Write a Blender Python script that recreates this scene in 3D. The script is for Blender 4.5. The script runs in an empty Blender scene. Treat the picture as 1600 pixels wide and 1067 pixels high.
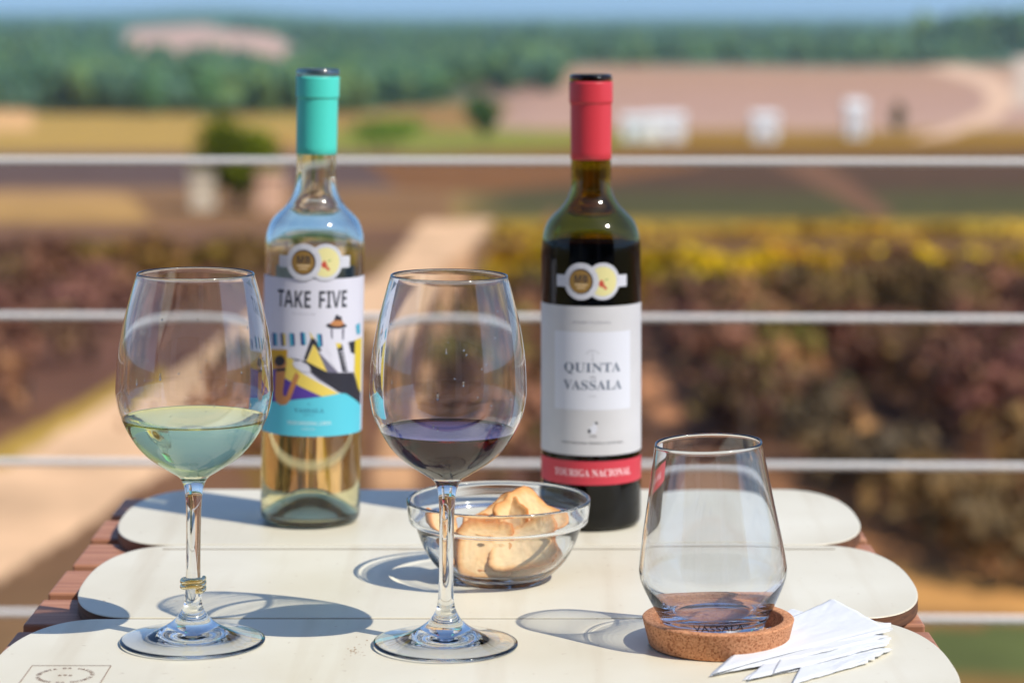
import bpy, bmesh, math, random
import numpy as np
from mathutils import Vector, Matrix, noise
R = math.radians
random.seed(7); rng = np.random.default_rng(7)
S = bpy.context.scene
COL = S.collection

# ------------------------------------------------------------------ camera
K = 100.0                  # scene units per metre (1 unit = 1 cm: thin glass walls need it for clean caustics)
EYE = 1.11                 # eye height above the deck, table top is at 0.74
F = 3900.0                 # focal length in photo pixels (1600 wide)
YH = 20.0                  # horizon line in photo pixels
cd = bpy.data.cameras.new('camera'); cam = bpy.data.objects.new('camera', cd); COL.objects.link(cam)
cd.sensor_width = 36; cd.lens = 36*F/1600
cd.shift_y = -(533.5-YH)/1600
cam.location = (0, 0, EYE*K); cam.rotation_euler = (R(90), 0, 0)
cd.clip_start = .05; cd.clip_end = 20000*K
cd.dof.use_dof = True; cd.dof.focus_distance = 1.50*K
cd.dof.aperture_fstop = 6.0/K; cd.dof.aperture_blades = 9
S.camera = cam

# ------------------------------------------------------------------ sky and sun
SUN_H = Vector((.83, -.56)).normalized(); ELEV = R(50)
w = bpy.data.worlds.new('World'); S.world = w; w.use_nodes = True
nt = w.node_tree; bg = nt.nodes['Background']
sky = nt.nodes.new('ShaderNodeTexSky'); sky.sky_type = 'NISHITA'; sky.sun_disc = False
sky.sun_elevation = ELEV; sky.sun_rotation = math.atan2(SUN_H.x, SUN_H.y)
sky.air_density = 1.0; sky.dust_density = .6; sky.ozone_density = 2.5
tcw = nt.nodes.new('ShaderNodeTexCoord'); sx = nt.nodes.new('ShaderNodeSeparateXYZ'); cx = nt.nodes.new('ShaderNodeCombineXYZ')
mz = nt.nodes.new('ShaderNodeMath'); mz.operation = 'MAXIMUM'; mz.inputs[1].default_value = 0
ma = nt.nodes.new('ShaderNodeMath'); ma.operation = 'MULTIPLY_ADD'; ma.inputs[1].default_value = .8; ma.inputs[2].default_value = .13
tn = nt.nodes.new('ShaderNodeMix'); tn.data_type = 'RGBA'; tn.blend_type = 'MULTIPLY'; tn.inputs[0].default_value = 1; tn.inputs[7].default_value = (.92,1.0,1.12,1)
nt.links.new(tcw.outputs['Generated'], sx.inputs[0]); nt.links.new(sx.outputs[0], cx.inputs[0]); nt.links.new(sx.outputs[1], cx.inputs[1])
nt.links.new(sx.outputs[2], mz.inputs[0]); nt.links.new(mz.outputs[0], ma.inputs[0]); nt.links.new(ma.outputs[0], cx.inputs[2]); nt.links.new(cx.outputs[0], sky.inputs['Vector'])
nt.links.new(sky.outputs[0], tn.inputs[6]); nt.links.new(tn.outputs[2], bg.inputs[0]); bg.inputs[1].default_value = .12
sl = bpy.data.lights.new('sun', 'SUN'); sun = bpy.data.objects.new('sun', sl); COL.objects.link(sun)
sl.energy = 3.7; sl.angle = R(.5); sl.color = (1, .94, .83)
sdir = Vector((math.cos(ELEV)*SUN_H.x, math.cos(ELEV)*SUN_H.y, math.sin(ELEV)))
sun.rotation_euler = sdir.to_track_quat('Z', 'Y').to_euler()
sl.cycles.is_caustics_light = True
S.view_settings.view_transform = 'Standard'; S.view_settings.look = 'None'
S.view_settings.exposure = .2; S.view_settings.gamma = 1
S.render.engine = 'CYCLES'; S.unit_settings.system = 'METRIC'; S.unit_settings.scale_length = 1/K
cy = S.cycles
cy.max_bounces = 20; cy.transmission_bounces = 18; cy.glossy_bounces = 8; cy.diffuse_bounces = 3
cy.transparent_max_bounces = 12; cy.caustics_reflective = False; cy.caustics_refractive = True
cy.sample_clamp_indirect = 4; cy.sample_clamp_direct = 0; cy.blur_glossy = .3
cy.use_denoising = True
try: cy.denoiser = 'OPENIMAGEDENOISE'; cy.denoising_input_passes = 'RGB_ALBEDO_NORMAL'
except Exception: pass

# ------------------------------------------------------------------ helpers
def lin(c):
    return tuple(((v/255)/12.92 if v/255 <= .04045 else ((v/255+.055)/1.055)**2.4) for v in c)
def sat(c, k=1.2):        # c linear
    c = np.array(c, float); g = c.mean(-1, keepdims=True)
    return np.clip(g+(c-g)*k, .004, .95)
def px(x, y, D):           # photo pixel at distance D -> world point
    return Vector(((x-800)*D/F, D, EYE-(y-YH)*D/F))
def on_plane(x, y, z=.74): # photo pixel on a horizontal plane
    D = (EYE-z)*F/(y-YH); return Vector(((x-800)*D/F, D, z))

def mat(name, col=(.5,.5,.5), rough=.5, metal=0, spec=.5, **k):
    m = bpy.data.materials.new(name); m.use_nodes = True
    p = m.node_tree.nodes['Principled BSDF']
    p.inputs['Base Color'].default_value = (*col, 1); p.inputs['Roughness'].default_value = rough
    p.inputs['Metallic'].default_value = metal; p.inputs['Specular IOR Level'].default_value = spec
    for kk, v in k.items(): p.inputs[kk].default_value = v
    return m
def nodes(m): return m.node_tree.nodes, m.node_tree.links, m.node_tree.nodes['Principled BSDF']
def varied(name, c1, c2, scale, rough=.5, stretch=(1,1,1), bump=0, spec=.5, detail=6, c3=None, bscale=None, lo=.35, hi=.65):
    m = mat(name, c1, rough, spec=spec); n, l, p = nodes(m)
    tc = n.new('ShaderNodeTexCoord'); mp = n.new('ShaderNodeMapping'); mp.inputs['Scale'].default_value = stretch
    t = n.new('ShaderNodeTexNoise'); t.inputs['Scale'].default_value = scale; t.inputs['Detail'].default_value = detail
    r = n.new('ShaderNodeValToRGB'); r.color_ramp.elements[0].position = lo; r.color_ramp.elements[1].position = hi
    r.color_ramp.elements[0].color = (*c1, 1); r.color_ramp.elements[1].color = (*c2, 1)
    if c3: e = r.color_ramp.elements.new((lo+hi)/2); e.color = (*c3, 1)
    l.new(tc.outputs['Object'], mp.inputs[0]); l.new(mp.outputs[0], t.inputs['Vector'])
    l.new(t.outputs[0], r.inputs[0]); l.new(r.outputs[0], p.inputs['Base Color'])
    if bump:
        b = n.new('ShaderNodeBump'); b.inputs['Strength'].default_value = bump; b.inputs['Distance'].default_value = .001
        t2 = n.new('ShaderNodeTexNoise'); t2.inputs['Scale'].default_value = bscale or scale*3; t2.inputs['Detail'].default_value = 4
        l.new(mp.outputs[0], t2.inputs['Vector']); l.new(t2.outputs[0], b.inputs['Height']); l.new(b.outputs[0], p.inputs['Normal'])
    return m
def glass(name, col=(1,1,1), ior=1.5, rough=0, absorb=None, glint=.022, tinted=False):
    m = bpy.data.materials.new(name); m.use_nodes = True; n = m.node_tree.nodes; l = m.node_tree.links
    n.clear(); o = n.new('ShaderNodeOutputMaterial')
    g = n.new('ShaderNodeBsdfGlass'); g.inputs['Color'].default_value = (*col, 1); g.inputs['IOR'].default_value = ior; g.inputs['Roughness'].default_value = rough
    gl = n.new('ShaderNodeBsdfGlossy'); gl.inputs['Roughness'].default_value = .085     # the sun's glint, a touch wider than a perfect mirror
    mx = n.new('ShaderNodeMixShader'); mx.inputs[0].default_value = glint
    l.new(g.outputs[0], mx.inputs[1]); l.new(gl.outputs[0], mx.inputs[2]); l.new(mx.outputs[0], o.inputs[0])
    if tinted:             # coloured body, uncoloured mirror
        r_ = n.new('ShaderNodeBsdfRefraction'); r_.inputs['Color'].default_value = (*col, 1); r_.inputs['IOR'].default_value = ior; r_.inputs['Roughness'].default_value = 0
        fr = n.new('ShaderNodeFresnel'); fr.inputs['IOR'].default_value = ior; l.new(fr.outputs[0], mx.inputs[0]); l.new(r_.outputs[0], mx.inputs[1])
    if absorb:
        v = n.new('ShaderNodeVolumeAbsorption'); v.inputs['Color'].default_value = (*absorb[0], 1); v.inputs['Density'].default_value = absorb[1]/K
        l.new(v.outputs[0], o.inputs['Volume'])
    return m
def attr_mat(name, rough=.8, noise_amt=.25, scale=3, translucent=0, spec=.2):
    m = mat(name, (1,1,1), rough, spec=spec); n, l, p = nodes(m)
    a = n.new('ShaderNodeAttribute'); a.attribute_name = 'Col'
    tc = n.new('ShaderNodeTexCoord'); t = n.new('ShaderNodeTexNoise'); t.inputs['Scale'].default_value = scale; t.inputs['Detail'].default_value = 5
    mr = n.new('ShaderNodeMapRange'); mr.inputs[1].default_value = .3; mr.inputs[2].default_value = .7
    mr.inputs[3].default_value = 1-noise_amt; mr.inputs[4].default_value = 1+noise_amt
    mx = n.new('ShaderNodeVectorMath'); mx.operation = 'SCALE'
    l.new(tc.outputs['Object'], t.inputs['Vector']); l.new(t.outputs[0], mr.inputs[0]); l.new(a.outputs['Color'], mx.inputs[0])
    l.new(mr.outputs[0], mx.inputs['Scale']); l.new(mx.outputs[0], p.inputs['Base Color'])
    return m

def link(name, me, mats, parent=None, loc=None, rot=None):
    o = bpy.data.objects.new(name, me); COL.objects.link(o)
    for m in (mats if isinstance(mats, (list, tuple)) else [mats]): me.materials.append(m)
    if parent: o.parent = parent
    if loc is not None: o.location = loc
    if rot is not None: o.rotation_euler = rot
    return o
def pymesh(name, v, f, smooth=False, mi=None):
    me = bpy.data.meshes.new(name); me.from_pydata([tuple(a) for a in v], [], f); me.update()
    if smooth: me.polygons.foreach_set('use_smooth', [True]*len(me.polygons))
    if mi is not None: me.polygons.foreach_set('material_index', mi)
    return me
def thing(name, label, cat, loc=(0,0,0), rot=(0,0,0), group=None):
    o = bpy.data.objects.new(name, None); COL.objects.link(o); o.empty_display_size = .05
    o.location = loc; o.rotation_euler = rot
    return tag(o, label, cat, group)
def tag(o, label, cat, group=None):
    o['label'] = label; o['category'] = cat
    if group: o['group'] = group
    return o
def caster(o): o.cycles.is_caustics_caster = True; return o
def receiver(o): o.cycles.is_caustics_receiver = True; return o

def spline(pts, n=4):      # Catmull-Rom through 2D points; a repeated point is a corner
    out = []
    for i in range(len(pts)-1):
        p1, p2 = pts[i], pts[i+1]
        if p1 == p2: continue
        p0 = pts[i-1] if i > 0 else p1; p3 = pts[i+2] if i+2 < len(pts) else p2
        for k in range(n):
            t = k/n
            out.append(tuple(.5*(2*p1[j]+(p2[j]-p0[j])*t+(2*p0[j]-5*p1[j]+4*p2[j]-p3[j])*t*t+(3*p1[j]-p0[j]-3*p2[j]+p3[j])*t**3) for j in (0,1)))
    out.append(tuple(pts[-1])); return [(max(r,0), z) for r, z in out]
def lathe(prof, seg=96, slots=None, flip=False):
    # prof: (r,z) list; r==0 becomes a pole
    v = []; rings = []
    for r, z in prof:
        if r < 1e-7: rings.append([len(v)]); v.append((0,0,z))
        else:
            rings.append(list(range(len(v), len(v)+seg)))
            v += [(r*math.cos(2*math.pi*k/seg), r*math.sin(2*math.pi*k/seg), z) for k in range(seg)]
    f = []; mi = []
    for i in range(len(rings)-1):
        a, b = rings[i], rings[i+1]
        for k in range(seg):
            k2 = (k+1) % seg
            if len(a) == 1 and len(b) == 1: continue
            if len(a) == 1: q = (a[0], b[k2], b[k])
            elif len(b) == 1: q = (a[k], a[k2], b[0])
            else: q = (a[k], a[k2], b[k2], b[k])
            f.append(q[::-1] if flip else q); mi.append(slots[i] if slots else 0)
    return pymesh('lathe', v, f, True, mi)
def boxes(L, bevel=0, seg=2):
    bm = bmesh.new()
    for (x0,x1,y0,y1,z0,z1) in L:
        r = bmesh.ops.create_cube(bm, size=1)
        for q in r['verts']:
            q.co = Vector(((x0+x1)/2+q.co.x*(x1-x0), (y0+y1)/2+q.co.y*(y1-y0), (z0+z1)/2+q.co.z*(z1-z0)))
    if bevel: bmesh.ops.bevel(bm, geom=bm.edges[:], offset=bevel, segments=seg, affect='EDGES', profile=.5)
    me = bpy.data.meshes.new('box'); bm.to_mesh(me); bm.free(); return me
def tube(path, rad, seg=10, cap=True):
    v = []; f = []; n = len(path)
    for i, p in enumerate(path):
        t = (Vector(path[min(i+1,n-1)])-Vector(path[max(i-1,0)])).normalized()
        up = Vector((0,0,1)) if abs(t.z) < .95 else Vector((1,0,0))
        a = t.cross(up).normalized(); b = a.cross(t)
        rr = rad[i] if isinstance(rad, (list,tuple)) else rad
        for k in range(seg):
            th = 2*math.pi*k/seg; v.append(Vector(p)+a*rr*math.cos(th)+b*rr*math.sin(th))
    for i in range(n-1):
        for k in range(seg):
            k2 = (k+1)%seg; f.append((i*seg+k, i*seg+k2, (i+1)*seg+k2, (i+1)*seg+k))
    if cap: f.append(tuple(range(seg))[::-1]); f.append(tuple((n-1)*seg+k for k in range(seg)))
    return pymesh('tube', v, f, True)

# lettering -----------------------------------------------------------------
def bold(s): return ''.join(chr(0x1D400+ord(c)-65) if 'A' <= c <= 'Z' else c for c in s)
def sansbold(s): return ''.join(chr(0x1D5D4+ord(c)-65) if 'A' <= c <= 'Z' else c for c in s)
def text_tris(s):
    c = bpy.data.curves.new('text', 'FONT'); c.body = s; c.resolution_u = 4
    o = bpy.data.objects.new('text', c); COL.objects.link(o)
    me = bpy.data.meshes.new_from_object(o)
    bpy.data.objects.remove(o); bpy.data.curves.remove(c)
    V = np.array([v.co[:2] for v in me.vertices]).reshape(-1,2); Fc = [tuple(p.vertices) for p in me.polygons]
    bpy.data.meshes.remove(me); return V, Fc
def text_fit(s, u0, u1, h0, h1):   # text filling the box
    V, Fc = text_tris(s)
    mn, mxx = V.min(0), V.max(0)
    q = (V-mn)/(mxx-mn); return np.c_[u0+q[:,0]*(u1-u0), h0+q[:,1]*(h1-h0)], Fc
def text_arc(s, cx, cy, r, a_mid, span, size, inward=False):
    # letters along a circle; a_mid in degrees from +x, reads clockwise (outward tops) or, inward, along the lower side
    V = []; Fc = []; n = len(s)
    for i, ch in enumerate(s):
        if ch == ' ': continue
        q, f = text_tris(ch); q = (q-[(q[:,0].min()+q[:,0].max())/2, 0])*size
        t = (i/(n-1)-.5)*span; a = R(a_mid-t) if not inward else R(a_mid+t)
        rot = a-math.pi/2 if not inward else a+math.pi/2
        c_, s_ = math.cos(rot), math.sin(rot)
        b = len(V)
        for (x, y) in q: V.append((cx+r*math.cos(a)+x*c_-y*s_, cy+r*math.sin(a)+x*s_+y*c_))
        Fc += [tuple(k+b for k in g) for g in f]
    return np.array(V), Fc

class Print:                        # flat artwork in (u,h) layers, wrapped round a cylinder or laid on a plane
    def __init__(s): s.bm = bmesh.new(); s.lay = 0
    def add(s, V, Fc, mi, lift):
        vs = [s.bm.verts.new((a, lift, b)) for a, b in V]
        for f in Fc:
            try: fc = s.bm.faces.new([vs[k] for k in f]); fc.material_index = mi
            except ValueError: pass
    def poly(s, pts, mi, lift): s.add(pts, [tuple(range(len(pts)))], mi, lift)
    def rect(s, u0, u1, h0, h1, mi, lift): s.poly([(u0,h0),(u1,h0),(u1,h1),(u0,h1)], mi, lift)
    def disc(s, u, h, ru, rh, mi, lift, n=40): s.poly([(u+ru*math.cos(2*math.pi*k/n), h+rh*math.sin(2*math.pi*k/n)) for k in range(n)], mi, lift)
    def wrap(s, rad, step=.0015):
        us = [v.co.x for v in s.bm.verts]; a, b = min(us), max(us); x = a+step
        while x < b:
            bmesh.ops.bisect_plane(s.bm, geom=s.bm.verts[:]+s.bm.edges[:]+s.bm.faces[:], plane_co=(x,0,0), plane_no=(1,0,0))
            x += step
        for v in s.bm.verts:
            r = rad+v.co.y; t = v.co.x/rad; v.co = Vector((r*math.sin(t), -r*math.cos(t), v.co.z))
        for f in s.bm.faces:
            f.normal_update(); c = f.calc_center_median()
            if f.normal.x*c.x+f.normal.y*c.y < 0: f.normal_flip()
            f.smooth = True
        return s.out()
    def flat(s):
        for v in s.bm.verts: v.co = Vector((v.co.x, v.co.z, v.co.y))
        for f in s.bm.faces:
            f.normal_update()
            if f.normal.z < 0: f.normal_flip()
        return s.out()
    def out(s):
        me = bpy.data.meshes.new('print'); s.bm.to_mesh(me); s.bm.free(); return me

# ------------------------------------------------------------------ terrain
HL = ([0,60,150,300,500,700,1000,1500,2500,9000], [5,5,9,16,20,22,19.6,16.4,14.5,14.5])
HR = ([0,60,150,300,600,750,1000,1500,2500,9000], [5,5,9,15,15,17,17.5,16.6,14.5,14.5])
def sst(a, b, x): t = min(1, max(0, (x-a)/(b-a))); return t*t*(3-2*t)
def ground(x, y):
    r = math.hypot(x, y); s = (x/max(y, .3*r, 1))*F+800
    t = sst(600, 860, s)
    H = (1-t)*np.interp(r, *HL)+t*np.interp(r, *HR)
    if r > 900:
        k = sst(900, 1400, r); H -= k*(r/1500)*(4.5*math.exp(-((s-340)/140)**2)+4*sst(1430, 1640, s)+2.0*sst(700, 0, s))
    H += .12*noise.noise(Vector((x*.15, y*.15, 0)))*min(1, r/30)
    return EYE-H
def proj(x, y, z): return (x*F/y+800, YH+(EYE-z)*F/y)
def ground_px(u, v):       # photo pixel -> point on the terrain
    D = 14.0; last = D
    while D < 5000:
        x = (u-800)*D/F; z = EYE-(v-YH)*D/F
        if z <= ground(x, D):
            lo, hi = last, D
            for _ in range(14):
                m_ = (lo+hi)/2
                if EYE-(v-YH)*m_/F <= ground((u-800)*m_/F, m_): hi = m_
                else: lo = m_
            return Vector(((u-800)*hi/F, hi, ground((u-800)*hi/F, hi)))
        last = D; D *= 1.01
    return Vector(((u-800)*last/F, last, ground((u-800)*last/F, last)))

def inpoly(x, y, P):
    c = False; j = len(P)-1
    for i in range(len(P)):
        xi, yi = P[i]; xj, yj = P[j]
        if (yi > y) != (yj > y) and x < (xj-xi)*(y-yi)/(yj-yi)+xi: c = not c
        j = i
    return c
BL = [(30,(80,112,92)),(100,(74,104,84)),(172,(80,100,66)),(180,(160,134,74)),(200,(176,146,86)),(228,(178,138,82)),(240,(120,92,72)),(252,(96,78,70)),(290,(98,78,70)),(302,(176,140,98)),(340,(178,142,92)),
      (356,(118,88,70)),(398,(110,84,62)),(414,(118,94,52)),(430,(112,82,62)),(560,(104,74,62)),(700,(116,84,64)),(1100,(124,100,72))]
BR = [(30,(80,112,92)),(98,(72,104,84)),(108,(178,142,116)),(160,(180,146,128)),(200,(186,154,136)),(208,(148,116,56)),(236,(134,98,40)),(246,(90,66,46)),(290,(84,62,44)),(305,(80,74,44)),
      (338,(80,76,42)),(346,(152,128,66)),(366,(146,118,66)),(376,(112,84,60)),(392,(112,84,56)),(470,(118,86,66)),(520,(88,66,54)),(690,(92,68,54)),(740,(140,102,76)),(900,(156,112,78)),(1100,(120,100,62))]  # lower dark bands: shade between the vine rows put into the soil colour
def band(B, y):
    ys = [b[0] for b in B]; return np.array([np.interp(y, ys, [b[1][k] for b in B]) for k in range(3)])
PATH = (220,184,150)
ZONES = [
 ([(1215,590),(1270,575),(1350,640),(1400,690),(1420,720),(1360,715),(1290,660)], (204,158,112)),
 ([(1010,540),(1050,580),(1075,660),(1040,660),(1005,620)], (190,138,104)),
 ([(1330,745),(1600,745),(1620,830),(1560,815),(1400,770)], (196,146,104)),
 ([(1380,880),(1470,900),(1600,905),(2200,900),(2200,955),(1400,960)], (196,148,98)),
 ([(200,300),(700,300),(700,345),(240,350)], (134,102,72)),
 ([(-900,178),(290,180),(345,205),(330,236),(-900,244)], (178,146,86)),
 ([(-60,170),(45,172),(45,205),(-60,205)], (222,178,130)),
 ([(200,48),(300,42),(430,55),(470,80),(440,98),(330,96),(200,80)], (196,166,150)),
 ([(500,190),(600,172),(740,158),(800,168),(760,200),(560,208)], (160,125,80)),
 ([(470,214),(560,204),(780,202),(960,212),(1040,222),(900,232),(640,240),(500,236)], (136,134,66)),
 ([(560,246),(700,240),(1000,244),(1120,256),(960,284),(760,300),(620,296)], (124,86,54)),
 ([(1440,105),(1500,102),(1570,128),(1588,160),(1560,190),(1480,215),(1420,220),(1480,200),(1540,175),(1545,150),(1520,130),(1480,118)], (222,188,160)),
 ([(1590,92),(2600,80),(2600,160),(1590,170)], (205,185,165)),
 ([(658,345),(767,342),(754,368),(712,406),(650,466),(560,560),(480,630),(330,690),(205,765),(120,830),(0,905),(-300,1000),(-900,1050),(-900,760),(0,720),(130,655),(240,585),(420,500),(590,430)], PATH),
 ([(0,690),(120,632),(215,575),(240,585),(130,655),(0,728),(-300,800),(-300,760)], (170,140,80)),
 ([(690,415),(742,382),(728,450),(690,550),(652,640),(648,770),(578,770),(604,640),(650,520)], (196,154,118)),
 ([(450,560),(580,500),(560,640),(560,1100),(420,1100),(380,720)], (120,92,55)),
 ([(1435,985),(1560,975),(2600,960),(2600,1100),(1480,1045)], (92,98,60)),
 ([(860,330),(1000,470),(985,470),(850,340)], (150,110,80)),
 ([(1200,252),(1290,250),(1400,335),(1370,340)], (118,86,64)),
]
def zone_col(x, y, z):
    if y < 6: return np.array(lin((120,110,70)))
    u, v = proj(x, y, z)
    sc_ = 30/max(30, y); u += 16*noise.noise(Vector((x*.5*sc_, y*.16*sc_, 3))); v += 5*noise.noise(Vector((x*.4*sc_, y*.2*sc_, 9)))
    t = sst(640, 820, u); c = (1-t)*band(BL, v)+t*band(BR, v)
    for P_, cc in ZONES:
        if inpoly(u, v, P_): c = np.array(cc, float)
    return sat(lin(c))*.97
def build_terrain():
    ang = []                    # fine in front, coarse behind
    a = -180.0
    while a < 180: ang.append(a); a += .16 if abs(a) < 14 else (1.5 if abs(a) < 40 else 6)
    rad = list(np.geomspace(13, 120, 190))+list(np.geomspace(122, 1600, 150))+[2000,2800,4500,9000]
    n = len(ang); V = [(0,0,EYE-5)]; C = [lin((120,110,70))]
    for r in rad:
        for a in ang:
            x, y = r*math.sin(R(a)), r*math.cos(R(a)); z = ground(x, y); V.append((x,y,z)); C.append(zone_col(x,y,z))
    Fc = [(0, 1+(k+1)%n, 1+k) for k in range(n)]
    for i in range(len(rad)-1):
        for k in range(n):
            k2 = (k+1)%n; A = 1+i*n; B = A+n; Fc.append((A+k, A+k2, B+k2, B+k))
    me = pymesh('ground', V, Fc, True)
    at = me.color_attributes.new('Col', 'FLOAT_COLOR', 'POINT')
    at.data.foreach_set('color', np.c_[np.array(C), np.ones(len(C))].astype(np.float32).ravel())
    bm = bmesh.new(); bm.from_mesh(me); bmesh.ops.recalc_face_normals(bm, faces=bm.faces[:])
    if sum(f.normal.z for f in list(bm.faces)[:50]) < 0: bmesh.ops.reverse_faces(bm, faces=bm.faces[:])
    bm.to_mesh(me); bm.free()
    o = link('ground', me, attr_mat('ground_soil', .95, .22, .9)); o['kind'] = 'structure'
build_terrain()

# ------------------------------------------------------------------ foliage
M_leaf = attr_mat('foliage', .75, .15, 2)
def color_faces(me, cols, per):
    at = me.color_attributes.new('Col', 'FLOAT_COLOR', 'CORNER')
    c = np.repeat(np.array(cols, np.float32), per, axis=0)
    at.data.foreach_set('color', np.c_[c, np.ones(len(c))].astype(np.float32).ravel())
def leaves(P_, size, cols):
    n = len(P_); a = rng.normal(size=(n,3)); a /= np.linalg.norm(a, axis=1)[:,None]
    b = np.cross(a, rng.normal(size=(n,3))); b /= np.linalg.norm(b, axis=1)[:,None]
    s = (size*(.6+.8*rng.random(n)))[:,None]
    V = np.stack([P_-a*s*.6, P_+b*s*.38, P_+a*s*.6, P_-b*s*.38], 1).reshape(-1,3)
    me = bpy.data.meshes.new('leaves'); me.vertices.add(4*n); me.loops.add(4*n); me.polygons.add(n)
    me.vertices.foreach_set('co', V.astype(np.float32).ravel()); me.loops.foreach_set('vertex_index', np.arange(4*n, dtype=np.int32))
    me.polygons.foreach_set('loop_start', np.arange(0,4*n,4,dtype=np.int32)); me.polygons.foreach_set('loop_total', np.full(n,4,dtype=np.int32))
    me.update(); me.validate()
    color_faces(me, cols, 4); return me
def pick(pal, n, jit=.15):
    P_ = sat(np.array([lin(c) for c in pal]), 1.2); c = P_[rng.integers(0, len(P_), n)]
    return np.clip(c*(1+jit*rng.normal(size=(n,1))), .005, .9)
M_bark = varied('bark', (.06,.045,.035), (.13,.1,.08), 12, .9)
def vine_row(u0v0, u1v1, h, wd, dens, pal, size, label, group, clump=1.0, wood=True):
    a, b = ground_px(*u0v0), ground_px(*u1v1)
    Ln = (b-a).length; n = int(Ln*dens); t = rng.random(n)
    d = (b-a).normalized(); s = Vector((-d.y, d.x, 0)).normalized()
    k = max(2, int(Ln/.9)); ck = rng.random(k+1)**.8*.85+.32; cs = rng.normal(size=k+1)*.12
    hh = h*np.interp(t, np.linspace(0,1,k+1), ck)
    off = rng.normal(size=n)*wd*.42+np.interp(t, np.linspace(0,1,k+1), cs)
    z = hh*(.18+.85*rng.random(n)**.8)
    base = np.array(a)[None]+np.outer(t, np.array(b-a))
    gz = np.array([ground(base[i,0], base[i,1]) for i in range(0, n, 20)]); gz = np.interp(np.arange(n), np.arange(0,n,20), gz) if n > 20 else base[:,2]
    gz = np.interp(t, [0,1], [a.z, b.z])
    P_ = base+np.outer(off, np.array(s)); P_[:,2] = gz+z
    cl = pick(pal, k+1, .22); 
    ci = np.clip((t*(k+1)).astype(int), 0, k)
    cols = (.68*cl[ci]+.32*pick(pal, n))*1.12
    root = thing('vine_row', label, 'vines', a, group=group)
    me = leaves(P_-np.array(a), size, cols); link('foliage', me, M_leaf, root)
    if wood:
        bm = bmesh.new()
        m = max(2, int(Ln/1.2))
        for i in range(m+1):
            q = (b-a)*(i/m); q.z += random.uniform(-.05,.05)-.05
            r = bmesh.ops.create_cone(bm, segments=6, radius1=.045, radius2=.03, depth=h*.6, cap_ends=True,
                matrix=Matrix.Translation(q+Vector((random.uniform(-.05,.05), 0, h*.3)))@Matrix.Rotation(random.uniform(-.15,.15), 4, 'Y'))
        mw = bpy.data.meshes.new('stems'); bm.to_mesh(mw); bm.free()
        so = link('stems', mw, M_bark, root); so['kind'] = 'stuff'
    return root
BROWN = [(128,88,76),(100,68,64),(146,104,84),(84,62,54),(122,104,68)]
MIX = [(134,96,76),(104,74,64),(156,114,84),(110,106,60),(80,62,52),(122,90,74)]
YEL = [(196,166,44),(182,150,38),(206,176,56),(142,124,40),(160,118,50)]
OLV = [(124,104,52),(112,92,50),(134,102,60),(110,82,58)]
PUR = [(120,84,76),(104,72,66),(134,96,78),(98,80,62)]
GRN = [(98,124,60),(120,120,64),(92,108,58),(140,104,74)]
for (p0, p1, hh, dn, pal, lb) in [
  ((1060,500),(1170,700),0.95,161,BROWN+MIX,'brown vine row just right of the dark bottle'),
  ((1130,500),(1290,700),1.00,170,GRN+MIX,'green tinged vine row running diagonally below the second wire, right of centre'),
  ((1230,492),(1560,720),1.15,221,MIX+BROWN,'long purple brown vine row running diagonally down to the third wire'),
  ((1340,490),(1800,715),1.15,221,BROWN,'dark purple vine row crossing the right side between the second and third wires'),
  ((1480,490),(2100,690),1.10,204,BROWN+MIX,'rust brown vine row nearest the right edge, under the second wire'),
  ((1270,720),(1640,930),.75,200,[(110,92,66),(84,74,60),(130,104,70)],'sparse vine row below the third wire, right of the tumbler'),
  ((1560,760),(2100,930),.8,190,[(110,92,66),(84,74,60),(130,104,70)],'sparse vine row at the right edge below the third wire')]:
    vine_row(p0, p1, hh, .5, dn, pal, .17, lb, 'vine rows running down the slope towards the terrace')
for i, (y, pal, lb, x0, x1) in enumerate([
  (476,YEL+BROWN[:2],'yellow green vine row just above the second railing wire, right half',770,2100),
  (450,YEL,'yellow vine row second from the front above the second wire',760,2100),
  (428,YEL+[(150,118,44)],'ochre vine row third from the front above the second wire',765,2100),
  (372,[(196,170,90),(184,150,76),(160,124,64)],'thin pale yellow vine row across the middle of the right field',775,2100),
  (432,OLV,'olive vine row across the dark field left of the path',-500,430),
  (408,OLV+PUR,'olive brown vine row behind the first olive one, left of the path',-500,520)]):
    vine_row((x0,y),(x1,y-4), [.8,.7,.55,.28,.45,.4][i], .7, 130, pal, .22, lb, 'vine rows running across the slope')
for i, (p0, p1, lb) in enumerate([((-420,480),(330,470),'reddish brown vine row farthest up the left field'),((-420,530),(250,515),'dark red vine row in the middle of the left field'),
    ((-420,590),(150,570),'red brown vine row above the left bend of the path'),((-420,665),(40,635),'purple brown vine row closest to the pale path at the left edge'),
    ((470,560),(430,720),'low brown vine row between the pale path and the clear bottle'),
    ((790,480),(740,700),'brown vine row between the second track and the dark bottle'),((850,470),(860,800),'brown vine row right behind the dark bottle')]):
    vine_row(p0, p1, .75 if i < 4 else .6, .9, 120, PUR+[(150,112,84)] if i < 4 else MIX, .19, lb, 'vine rows beside the pale track')

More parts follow.
